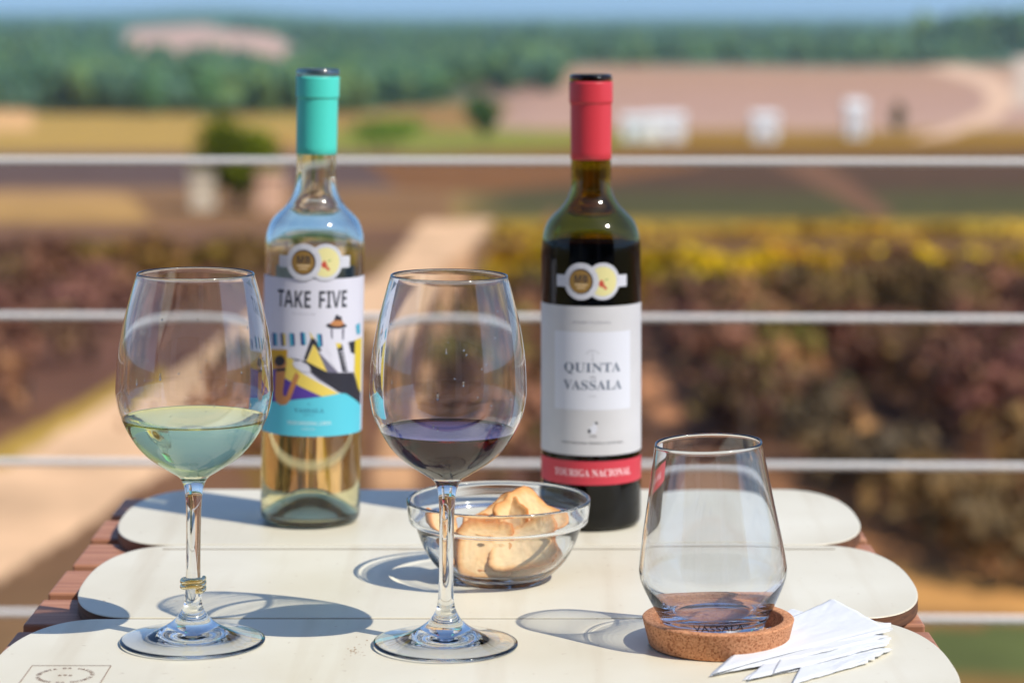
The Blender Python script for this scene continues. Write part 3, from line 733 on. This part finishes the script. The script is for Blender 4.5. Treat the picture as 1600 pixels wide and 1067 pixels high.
def toast(c, sz, rot, bend, seed, label, base=0.0):
    n = 30; V = []; Fc = []; cr = []
    w_, h_, t_ = sz
    for side in (1, -1):
        for i in range(n+1):
            for j in range(n+1):
                u, v = i/n*2-1, j/n*2-1
                # square -> rounded outline
                k = max(abs(u), abs(v)); a = math.atan2(v, u)
                ex = 5.0; rr = 1/((abs(math.cos(a))**ex+abs(math.sin(a))**ex)**(1/ex))
                rr *= 1+.05*noise.noise(Vector((math.cos(a)*1.8+seed, math.sin(a)*1.8, seed)))*2+.03*noise.noise(Vector((math.cos(a)*9, math.sin(a)*9, seed)))
                x, y = math.cos(a)*rr*k*w_/2, math.sin(a)*rr*k*h_/2
                edge = 1-max(0, (k-.93)/.07)**2*.55
                z = side*t_/2*edge+bend*(x/w_*2)**2*.5*w_+.16*t_*noise.noise(Vector((x*420, y*420, seed+side)))+.0009*noise.noise(Vector((x*60,y*60,seed*3)))
                V.append((x, y, z)); cr.append(min(1, max(0, (k-.72)/.28)**1.3*.95)+base-.12)
    m_ = (n+1)**2
    for i in range(n):
        for j in range(n):
            q = [i*(n+1)+j, (i+1)*(n+1)+j, (i+1)*(n+1)+j+1, i*(n+1)+j+1]; Fc.append(tuple(q)); Fc.append(tuple(m_+k for k in q[::-1]))
    B_ = [i*(n+1) for i in range(n+1)]+[n*(n+1)+j for j in range(1,n+1)]+[i*(n+1)+n for i in range(n-1,-1,-1)]+[j for j in range(n-1,0,-1)]
    for i in range(len(B_)): a, b = B_[i], B_[(i+1)%len(B_)]; Fc.append((b, a, m_+a, m_+b))
    me = pymesh('toast', V, Fc, True); at = me.attributes.new('crust', 'FLOAT', 'POINT'); at.data.foreach_set('value', cr)
    tag(receiver(link('toast_slice', me, M_toast, None, (pb.x+c[0]*mm, pb.y+c[1]*mm, TZ+c[2]*mm), [R(a) for a in rot])), label, 'toast', 'toasted bread slices in the glass bowl')
toast((-9,-14,21), (0.0374,0.0396,0.0040), (68,2,6), .10, 3.1, 'browner toast slice standing at the front centre of the bowl', .18)
toast((17,-14,24), (0.0462,0.0330,0.0042), (50,-16,-10), .22, 5.7, 'pale toast slice leaning at the front right of the bowl')
toast((22,4,35), (0.0440,0.0352,0.0040), (38,26,-34), .5, 8.2, 'curled toast slice on top of the pile, at the right')
toast((-2,3,34), (0.0396,0.0308,0.0040), (30,-26,24), .4, 1.4, 'toast slice lying on top of the pile, near the middle', .05)
toast((-37,2,31), (0.0330,0.0286,0.0040), (52,20,55), .15, 9.9, 'small toast slice at the left side of the bowl', .16)
toast((22,-9,13), (0.0374,0.0242,0.0040), (36,-24,12), .15, 4.4, 'toast slice low at the right, under the pale leaning one', .1)
toast((-24,-4,18), (0.0352,0.0286,0.0040), (50,24,35), .15, 6.3, 'toast slice low at the left, behind the red wine stem', .14)
toast((-2,2,9), (0.0440,0.0396,0.0042), (6,3,20), .05, 2.2, 'toast slice lying flat on the bottom of the bowl', .1)
toast((4,18,25), (0.0418,0.0330,0.0040), (-50,8,10), .15, 7.7, 'toast slice standing at the back of the bowl', .1)

# ------------------------------------------------------------------ bottles
def bottle(name, label, pos, gm, side_m, top_m, level, up=3.5, seg=128):
    t = thing(name, label, 'wine bottle', pos, group='wine bottles standing on the back board')
    RB = .0362
    o_ = spline([(0,20),(8,18.5),(18,12),(25,4.5),(29.5,.4),(31,0),(33.5,.8),(35.6,3.5),(36.2,8),(36.2,8),(36.2,60),(36.2,140),(36.2,190),(36.2,190),(36.1,200),(35.2,208.5),(32.2,217),(27.6,223),(22.4,228),(18.2,233),(15.7,238.5),(14.7,246),(14.5,262),(14.4,290),(14.4,313),(14.4,313),(15.0,313.6),(15.3,315),(15.4,319.4),(14.8,321),(13.3,321.7),(11.5,321.2)],4)
    i_ = spline([(9.6,319),(9.3,312),(10.4,290),(11,262),(11.3,246),(12.4,238),(15.2,231.6),(19.6,225.6),(24.8,220.4),(29.4,214.8),(32.4,207),(33.3,199),(33.4,190),(33.4,190),(33.4,140),(33.4,60),(33.4,12),(32.6,7),(29,4.4),(24,8.5),(17,16),(8,23),(0,24.5)],4)
    hi = lambda z: z+up*min(1, max(0, (z-228)/28))
    o_ = [(r*mm,hi(z)*mm) for r,z in o_]; i_ = [(r*mm,hi(z)*mm) for r,z in i_]
    idx = next(k for k, q in enumerate(i_) if q[1] < level)
    q0, q1 = i_[idx-1], i_[idx]; tt = (level-q0[1])/(q1[1]-q0[1]); ring = (q0[0]+(q1[0]-q0[0])*tt, level)
    caster(link('glass_body', lathe(o_+i_[:idx]+[ring], seg), gm, t))
    lw = [ring]+i_[idx:]; lw = lw[::-1]
    men = [(ring[0]-.0008, level-.001), (ring[0]-.003, level-.0015), (0, level-.0016)]
    wp = lw+men
    caster(link('wine', lathe(wp, seg, [0]*(len(lw)-1)+[1]*len(men)), [side_m, top_m], t))
    return t, RB
pt = on_plane(484.5, 812.5); prd = on_plane(923.5, 816)
G_flint = glass('flint_glass', (.96,.98,.96), 1.5)
G_olive = glass('olive_glass', (.66,.58,.18), 1.5, tinted=True)
BW_s = glass('bottled_white_side', (.99,.97,.88), 1.34/1.5, glint=0, absorb=((.92,.76,.20), 11)); BW_t = glass('bottled_white_surface', (.99,.97,.88), 1.34, absorb=((.92,.76,.20), 11))
BR_s = glass('bottled_red_side', (0,0,0), 1.35/1.5, glint=0, absorb=((.30,.01,.03), 300)); BR_t = glass('bottled_red_surface', (.35,.04,.05), 1.35, absorb=((.30,.01,.03), 300))
tb, RB = bottle('wine_bottle', 'clear bottle of white wine with turquoise capsule and jazz picture label', pt, G_flint, BW_s, BW_t, .118, 6.5)
rb, _ = bottle('wine_bottle', 'dark bottle of red wine with red capsule and grey label', prd, G_olive, BR_s, BR_t, .205)
for o in (tb, rb): pass
tb.rotation_euler = (0, R(1.0), 0); tb.location.z += .0005
def capsule(col, name, up):
    m = mat(name, lin(col), .33, spec=.5); n, l, p = nodes(m)
    tc = n.new('ShaderNodeTexCoord'); mp = n.new('ShaderNodeMapping'); mp.inputs['Scale'].default_value = (260,260,14)
    t = n.new('ShaderNodeTexNoise'); t.inputs['Scale'].default_value = 1; t.inputs['Detail'].default_value = 3
    b = n.new('ShaderNodeBump'); b.inputs['Strength'].default_value = .35; b.inputs['Distance'].default_value = .003
    l.new(tc.outputs['Object'], mp.inputs[0]); l.new(mp.outputs[0], t.inputs['Vector']); l.new(t.outputs[0], b.inputs['Height']); l.new(b.outputs[0], p.inputs['Normal'])
    prof = spline([(14.0,316.2),(15.6,316.4),(15.85,315.6),(15.85,303),(15.75,301.6),(15.15,300.4),(15.05,299),(15.05,299),(14.95,280),(14.85,260.4),(14.85,260.4),(14.65,260.2)],3)
    return lathe([(r*mm,(z+up)*mm) for r,z in prof][::-1], 96), m
me, m = capsule((84,224,208), 'turquoise_capsule', 6.3); link('capsule', me, m, tb)
link('lip_ring', lathe([(r*mm,(z+6.5)*mm) for r,z in spline([(15.2,316.9),(15.75,317.1),(15.85,319.6),(15.2,321.5),(13.4,322.1),(11.4,321.8),(11.2,321.3),(11.2,321.3)],3)], 96), glass('frosted_rim', (.95,.98,1), 1.45, .55, glint=.25), tb)
me, m = capsule((222,66,78), 'red_capsule', 3.3); link('capsule', me, m, rb)

def mapper(pxc, D0, Rad):
    def f(x, y):
        s_ = max(-.98, min(.98, (x-pxc)*(D0-Rad)/F/Rad)); th = math.asin(s_); D = D0-Rad*math.cos(th)
        return (Rad*th, .370-(y-YH)*D/F)
    return f
def sticker(pr_, uc, hc, lift):
    # silver-white double medal band: colours 0 white, 1 gold, 2 dark, 3 pale yellow, 4 red, 5 rim grey
    u0, u1 = uc-.0079, uc+.0080
    pr_.rect(uc-.0275, u0, hc-.0042, hc+.0042, 0, lift); pr_.rect(u1, uc+.0275, hc-.0042, hc+.0042, 0, lift)
    pr_.disc(u1, hc, .0128, .0132, 0, lift+.00002)
    pr_.disc(u1, hc, .0103, .0105, 3, lift+.00008)
    for k in range(9):
        pr_.disc(u1-.0008+.0014*math.cos(k*2.4)*(k/4), hc-.0006-.0008*k*.5+.0012*math.sin(k*2.1), .0011, .0011, 4, lift+.00012, 10)
    pr_.poly([(u1+.001,hc+.0012),(u1+.0045,hc+.0022),(u1+.002,hc+.0003)], 6, lift+.00012)
    pr_.disc(u0, hc, .0128, .0132, 0, lift+.00016)
    pr_.disc(u0, hc, .0088, .0091, 2, lift+.0002)
    pr_.disc(u0-.0004, hc-.0002, .0080, .0082, 1, lift+.00024)
    V_, F_ = text_fit(sansbold('MB'), u0-.0046, u0+.0050, hc-.0010, hc+.0046); pr_.add(V_, F_, 2, lift+.00028)
    pr_.rect(u0-.0046, u0+.0048, hc-.0030, hc-.0018, 7, lift+.00028); pr_.rect(u0-.003, u0+.003, hc-.0052, hc-.0040, 7, lift+.00028)
    V_, F_ = text_arc('MEDALHA DE OURO', u0, hc, .0098, 90, 200, .0022); pr_.add(V_, F_, 5, lift+.0002)
    V_, F_ = text_arc('CONCURSO', u1, hc, .0109, 60, 110, .0018); pr_.add(V_, F_, 5, lift+.00012)
P_white = mat('sticker_white', lin((214,216,226)), .4); P_gold = mat('sticker_gold', lin((190,150,84)), .35, .5); P_dk = mat('sticker_dark', lin((58,56,62)), .5)
P_py = mat('sticker_yellow', lin((232,224,160)), .5); P_rd = mat('sticker_red', lin((206,84,66)), .5); P_gr = mat('sticker_grey', lin((176,180,194)), .5); P_gn = mat('sticker_green', lin((150,176,110)), .5); P_cr = mat('sticker_cream', lin((226,196,150)), .5)
STM = [P_white,P_gold,P_dk,P_py,P_rd,P_gr,P_gn,P_cr]
RL = RB+.00012
# dark bottle labels
f = mapper(923.5, prd.y, RL)
L_grey = varied('label_grey', lin((204,204,208)), lin((212,212,216)), 30, .6); L_wh = mat('label_white', lin((222,225,236)), .55)
I_blue = mat('ink_slate', lin((92,106,128)), .5); I_lt = mat('ink_light_grey', lin((164,166,176)), .5); L_red = mat('band_red', lin((206,60,76)), .45); I_w = mat('ink_white', lin((246,214,220)), .5); I_bk = mat('ink_black', lin((60,62,72)), .5)
def uh(x, y): return f(x, y)
a = R(104)*RL
pr = Print()
hT, hB = uh(923,479)[1], uh(923,712)[1]
pr.rect(-a, a, hB, hT, 0, 0)
sq0, sq1 = -.0300, .0308; sT, sB = uh(923,519)[1], uh(923,641)[1]
pr.rect(sq0, sq1, sB, sT, 1, .00005)
V_, F_ = text_fit(bold('QUINTA'), -.0212, .0212, uh(923,583)[1]-.0009, uh(923,567)[1]); pr.add(V_, F_, 2, .0001)
V_, F_ = text_fit(bold('VASSALA'), -.0218, .0222, uh(923,609.5)[1], uh(923,594.5)[1]); pr.add(V_, F_, 2, .0001)
V_, F_ = text_fit('da', -.0020, .0026, uh(923,592)[1], uh(923,586)[1]); pr.add(V_, F_, 3, .0001)
V_, F_ = text_fit('PORTUGAL', -.0140, .0140, uh(923,506)[1], uh(923,502)[1]); pr.add(V_, F_, 3, .0001)
hc = uh(923,556)[1]
for k in range(13):
    t0 = R(25+k*10.8); r0, r1 = .0036, .0052
    pr.poly([(r0*math.cos(t0),hc+r0*.8*math.sin(t0)),(r1*math.cos(t0-.05),hc+r1*.8*math.sin(t0-.05)),(r1*math.cos(t0+.05),hc+r1*.8*math.sin(t0+.05))], 3, .0001)
pr.rect(-.0002,.0002,hc-.003,hc+.002,3,.0001); pr.rect(-.0011,.0011,hc-.0034,hc-.003,3,.0001)
V_, F_ = text_fit('DOURO', -.0028, .0028, uh(923,620)[1], uh(923,618)[1]); pr.add(V_, F_, 3, .0001)
# small bird emblem
hc = uh(923,670)[1]
pr.poly([(-.0032,hc-.0030),(.0016,hc-.0034),(.0034,hc-.0005),(.0026,hc+.0035),(.0006,hc+.0046),(.0002,hc+.0022),(-.0026,hc+.001)], 1, .0001)
pr.poly([(-.0036,hc-.0012),(-.0018,hc+.0004),(-.0012,hc-.0024),(-.0030,hc-.0032)], 4, .00015); pr.poly([(.0012,hc+.0046),(.0032,hc+.0052),(.0036,hc+.0032),(.0024,hc+.0030)], 4, .00015)
V_, F_ = text_fit('1765', -.0024, .0026, hc-.0060, hc-.0046); pr.add(V_, F_, 4, .0001)
V_, F_ = text_fit('VINHO REGIONAL PENINSULA DE SETUBAL', -.0236, .0236, uh(923,694)[1], uh(923,690.8)[1]); pr.add(V_, F_, 4, .0001)
link('label', pr.wrap(RL), [L_grey, L_wh, I_blue, I_lt, I_bk], rb)
pr = Print(); pr.rect(-a, a, uh(923,758)[1], uh(923,721)[1], 0, 0)
V_, F_ = text_fit(bold('TOURIGA NACIONAL'), -.0300, .0310, uh(923,745)[1], uh(923,733.5)[1]); pr.add(V_, F_, 1, .00005)
link('neck_band' if False else 'label_band', pr.wrap(RL), [L_red, I_w], rb)
pr = Print(); sticker(pr, -.0005, uh(923,440)[1], 0); link('medal_sticker', pr.wrap(RL), STM, rb)
# clear bottle label
f = mapper(485, pt.y, RL)
A_ = {'white':(222,222,236),'ink':(44,48,62),'gold':(214,166,44),'pale':(236,210,100),'purple':(88,62,160),'grey':(112,110,132),'black':(44,44,56),'aqua':(92,204,226),'tan':(196,134,84),'blue':(44,70,130),'teal':(70,170,200),'dteal':(60,130,160),'lt':(196,232,242),'y2':(226,200,60)}
keys = list(A_); mats_ = [mat('art_'+k, lin(c), .5) for k, c in A_.items()]; AK = {k: i for i, k in enumerate(keys)}
pr = Print(); a = R(100)*RL
hT, hB = f(485,437)[1], f(485,683)[1]
pr.rect(-a, a, hB, hT, 0, 0)
def C(x, y): return f(410+x/5.335, 500+y/5.335)
def art(pts, c, lift): 
    q = [C(*p) for p in pts]; q = [(u, max(h, hB)) for u, h in q]; pr.poly(q, AK[c], lift)
e = .00003
L0 = -a
def artL(pts, c, lift, ext=0):
    q = [C(*p) for p in pts]; q = [(u if abs(p[0]) > 0 else L0, max(h, hB)) for (u, h), p in zip(q, pts)]; pr.poly(q, AK[c], lift)
artL([(0,265),(215,255),(215,480),(0,480)], 'gold', e)
artL([(0,420),(120,420),(200,490),(310,550),(530,640),(530,700),(0,700)], 'purple', 2*e)
art([(205,315),(260,330),(330,440),(650,615),(540,652),(300,545),(195,490)], 'pale', 3*e)
art([(470,260),(640,440),(700,450),(680,620),(480,500),(400,430),(540,435)], 'grey', 4*e)
art([(440,200),(380,350),(550,435)], 'pale', 5*e)
art([(415,155),(445,160),(505,262),(480,262),(435,205),(378,345),(358,330)], 'black', 6*e)
art([(400,100),(415,155),(445,165),(425,140)], 'y2', 6*e)
art([(380,350),(560,440),(760,435),(795,560),(800,690),(740,640),(690,610),(640,600),(430,445)], 'black', 6*e)
art([(560,200),(650,185),(750,190),(735,250),(752,300),(740,430),(640,440),(570,330),(585,300),(540,250)], 'white', 7*e)
art([(620,205),(668,205),(715,430),(672,432)], 'black', 8*e)
for k in range(6): art([(652+k*8,262+k*28),(684+k*8,256+k*28),(686+k*8,266+k*28),(655+k*8,272+k*28)], 'white', 9*e)
art([(615,195),(660,195),(655,230),(630,235)], 'y2', 9*e)
art([(768,165),(822,140),(840,620),(795,560),(765,430)], 'y2', 7*e)
art([(715,185),(768,170),(765,280),(735,270)], 'black', 8*e)
art([(780,550),(840,600),(880,760),(800,690)], 'black', 7*e)
artL([(0,705),(140,690),(330,665),(650,612),(700,612),(815,708),(880,760),(880,1000),(0,1000)], 'aqua', 10*e)
# saxophone
n_ = 24
def ring(cx, cy, r, c, l): art([(cx+r*math.cos(2*math.pi*k/n_), cy+r*.95*math.sin(2*math.pi*k/n_)) for k in range(n_)], c, l)
ring(155,370,56,'tan',11*e); ring(152,350,46,'black',12*e)
art([(118,430),(205,425),(185,600),(188,640),(215,640),(290,440),(325,470),(245,680),(215,712),(165,718),(125,690),(112,640)], 'tan', 11*e)
art([(120,415),(205,405),(205,432),(122,440)], 'black', 12*e)
art([(262,362),(330,342),(412,400),(402,442),(332,432),(280,400)], 'white', 11*e)
art([(240,320),(380,350),(400,372),(300,345)], 'black', 9*e)
# keyboard dashes
for (x, y, c1, c2) in ((95,150,'blue','teal'),(170,150,'blue','y2'),(250,148,'teal','blue'),(342,140,'blue','teal'),(480,150,'teal','blue')):
    art([(x-18,y-30),(x+4,y-32),(x+16,y+75),(x-8,y+75)], c1, 7*e); art([(x+4,y-32),(x+24,y-26),(x+32,y+72),(x+16,y+75)], c2, 7*e)
for x in (20, -20, -55): art([(x-12,155),(x+14,150),(x+20,235),(x-8,240)], 'blue', 7*e)
# hat, face
art([(535+2+82*(1+math.cos(2*math.pi*k/n_))-1, 48+24*math.sin(2*math.pi*k/n_)) for k in range(n_)], 'black', 8*e)
art([(565,38),(590,10),(605,2),(665,4),(680,36),(650,52),(600,52)], 'tan', 9*e)
art([(598,8),(612,-38),(625,-44),(640,-28),(658,-30),(662,8),(630,2)], 'black', 9*e)
art([(575,75),(588,75),(592,160),(580,150)], 'grey', 8*e); art([(665,75),(682,75),(678,165),(668,160)], 'grey', 8*e)
art([(770,40),(800,20),(805,110),(780,120)], 'teal', 7*e)
V_, F_ = text_fit(sansbold('TAKE'), f(433,460)[0], f(486,460)[0], f(485,482.4)[1], f(485,455.7)[1]); pr.add(V_, F_, AK['ink'], e)
V_, F_ = text_fit(sansbold('FIVE'), f(499,460)[0], f(541,460)[0], f(485,482.4)[1], f(485,455.7)[1]); pr.add(V_, F_, AK['ink'], e)
V_, F_ = text_fit('DRY WHITE WINE', f(457,492)[0], f(494,492)[0], f(485,493)[1], f(485,491.2)[1]); pr.add(V_, F_, AK['grey'], e)
V_, F_ = text_fit(bold('VASSALA'), C(285,750)[0], C(530,750)[0], C(400,778)[1], C(400,742)[1]); pr.add(V_, F_, AK['dteal'], 12*e)
V_, F_ = text_fit('QUINTA', C(360,800)[0], C(455,800)[0], C(400,806)[1], C(400,792)[1]); pr.add(V_, F_, AK['dteal'], 12*e)
V_, F_ = text_fit('DOC', C(395,700)[0], C(420,700)[0], C(400,715)[1], C(400,700)[1]); pr.add(V_, F_, AK['dteal'], 12*e)
V_, F_ = text_fit(sansbold('VINHO REGIONAL LISBOA'), C(225,865)[0], C(590,865)[0], C(400,880)[1], C(400,850)[1]); pr.add(V_, F_, AK['lt'], 12*e)
V_, F_ = text_fit('PORTUGAL', C(350,915)[0], C(465,915)[0], C(400,922)[1], C(400,905)[1]); pr.add(V_, F_, AK['lt'], 12*e)
link('label', pr.wrap(RL), mats_, tb)
fm = f
pr = Print(); sticker(pr, .0028, f(485,411)[1], .0005); link('medal_sticker', pr.wrap(RL), STM, tb)
# back label, seen through the clear glass
bl = Print(); bl.rect(-R(62)*RL, R(62)*RL, .070, .1835, 0, 0)
bo_ = link('back_label', bl.wrap(RL), mat('back_paper', lin((220,222,230)), .6), tb); bo_.rotation_euler = (0,0,math.pi)
bl = Print(); bl.rect(-R(60)*RL, R(60)*RL, .060, .150, 0, 0)
bo_ = link('back_label', bl.wrap(RL), mat('back_paper_grey', lin((200,202,206)), .6), rb); bo_.rotation_euler = (0,0,math.pi)

# ------------------------------------------------------------------ napkins
def nap_mat():
    m = mat('paper_napkin', (.74,.76,.79), .85, spec=.15); n, l, p = nodes(m)
    tc = n.new('ShaderNodeTexCoord'); v = n.new('ShaderNodeTexVoronoi'); v.inputs['Scale'].default_value = 900
    t = n.new('ShaderNodeTexNoise'); t.inputs['Scale'].default_value = 60; t.inputs['Detail'].default_value = 6
    ad = n.new('ShaderNodeMath'); ad.operation = 'MULTIPLY_ADD'; ad.inputs[1].default_value = .25
    b = n.new('ShaderNodeBump'); b.inputs['Strength'].default_value = .45; b.inputs['Distance'].default_value = .0007
    l.new(tc.outputs['Object'], v.inputs['Vector']); l.new(tc.outputs['Object'], t.inputs['Vector']); l.new(v.outputs[0], ad.inputs[0]); l.new(t.outputs[0], ad.inputs[2])
    l.new(ad.outputs[0], b.inputs['Height']); l.new(b.outputs[0], p.inputs['Normal'])
    p.inputs['Subsurface Weight'].default_value = .3; p.inputs['Subsurface Radius'].default_value = (.003,.003,.003); p.inputs['Subsurface Scale'].default_value = 1
    return m
M_nap = nap_mat()
def sheet(bm, q, z, thick, seed, amp, fray, n=46, fold=None):
    # q: four photo pixels (corners a,b,c,d); layer z above the board; z gives heights of the corners
    A, B, C_, D_ = [on_plane(*p, TZ+zz) for p, zz in zip(q, z)]
    vs = []
    for side in (0, 1):
        for i in range(n+1):
            for j in range(n+1):
                u, v = i/n, j/n
                p = (A*(1-u)+B*u)*(1-v)+(D_*(1-u)+C_*u)*v
                e_ = min(u, 1-u, v, 1-v)
                wv = amp*(math.sin(u*7+seed+2*v)*.35+noise.noise(Vector((u*4+seed, v*5, seed)))*.9+.4*noise.noise(Vector((u*14, v*14+seed, 0))))
                p = p.copy(); p.z += wv*(.35+.5*u)
                rag = .55*fray*noise.noise(Vector((v*9+seed*5, u*3, 2)))*max(0, (u-.75)/.25)
                p.x += rag; p.y += fray*.18*noise.noise(Vector((u*9+seed, 5, v)))*(abs(v-.5)*2)**3
                e2 = min(1, min(v, 1-v)*14+.12)
                p.z += (thick if side else 0)*e2
                p.z = max(p.z, TZ+.0006+.0002*side+(z[0])*.0)
                vs.append(bm.verts.new(p))
    m_ = (n+1)**2
    for i in range(n):
        for j in range(n):
            k = [i*(n+1)+j, (i+1)*(n+1)+j, (i+1)*(n+1)+j+1, i*(n+1)+j+1]
            bm.faces.new([vs[t] for t in k[::-1]]); bm.faces.new([vs[m_+t] for t in k])
    Bd = [i*(n+1) for i in range(n+1)]+[n*(n+1)+j for j in range(1,n+1)]+[i*(n+1)+n for i in range(n-1,-1,-1)]+[j for j in range(n-1,0,-1)]
    for i in range(len(Bd)): a, b = Bd[i], Bd[(i+1)%len(Bd)]; bm.faces.new([vs[a], vs[b], vs[m_+b], vs[m_+a]])
def napkin(layers, label):
    bm = bmesh.new()
    for i, (q, z, th, amp, fr) in enumerate(layers): sheet(bm, q, [a*mm for a in z], th*mm, i*3.7+len(layers)+z[1], amp*mm, fr*mm)
    bmesh.ops.recalc_face_normals(bm, faces=bm.faces[:])
    me = bpy.data.meshes.new('napkin'); bm.to_mesh(me); bm.free(); me.polygons.foreach_set('use_smooth', [abs(p.normal.z) > .35 for p in me.polygons])
    tag(receiver(link('paper_napkin', me, M_nap)), label, 'napkin', 'white paper napkins fanned beside the coaster')
# corner order: left tip, right end (lower), right end (upper), upper-left
napkin([(((1160,1063),(1330,1034),(1358,1022),(1240,1010)), (.3,.4,.5,.5), .9, .5, 3),
        (((1238,1069),(1350,1036),(1394,1014),(1270,1008)), (.9,1.3,1.5,1.2), 1.0, .8, 5)], 'lowest paper napkin in the fan, its crumpled edge nearest the camera')
napkin([(((1168,1062),(1335,1022),(1380,1006),(1235,1000)), (1.5,2.2,2.4,2.0), 1.0, .7, 4),
        (((1208,1052),(1386,1008),(1391,996),(1240,992)), (2.3,3.2,3.4,3.0), 1.0, .9, 5)], 'middle paper napkin in the fan, with a narrow folded edge')
napkin([(((1108,1056),(1300,1016),(1389,993),(1200,988)), (.8,4.2,4.4,3.8), 1.1, .6, 4),
        (((1112,1053),(1391,986),(1391,974),(1200,978)), (1.8,5.3,5.5,5.0), .9, .8, 5),
        (((1116,1051),(1384,981),(1298,936),(1192,985)), (2.8,6.2,5.6,5.4), .9, .7, 1.2),
        (((1185,985),(1320,972),(1262,958),(1238,951)), (1,2,2,1), .7, .4, .5)], 'topmost paper napkin, folded to a wide triangle pointing away')

# ------------------------------------------------------------------ haze: the air over the valley
hz = bpy.data.materials.new('air'); hz.use_nodes = True; hn = hz.node_tree.nodes; hn.clear()
ho = hn.new('ShaderNodeOutputMaterial'); hv = hn.new('ShaderNodeVolumePrincipled')
hv.inputs['Color'].default_value = (.62,.82,1,1); hv.inputs['Density'].default_value = 1.25e-4/K; hv.inputs['Anisotropy'].default_value = .2
hz.node_tree.links.new(hv.outputs[0], ho.inputs['Volume'])
h_ = link('haze', boxes([(-9300,9300,-9300,9300,-24.0,26.0)]), hz); h_['kind'] = 'stuff'; h_['label'] = 'thin bluish air over the valley'; h_['category'] = 'haze'
cy.volume_bounces = 1

# ------------------------------------------------------------------ metres -> scene units
for o in list(bpy.data.objects):
    if o.parent is None and o.type in ('MESH', 'EMPTY'):
        o.location = o.location*K; o.scale = o.scale*K
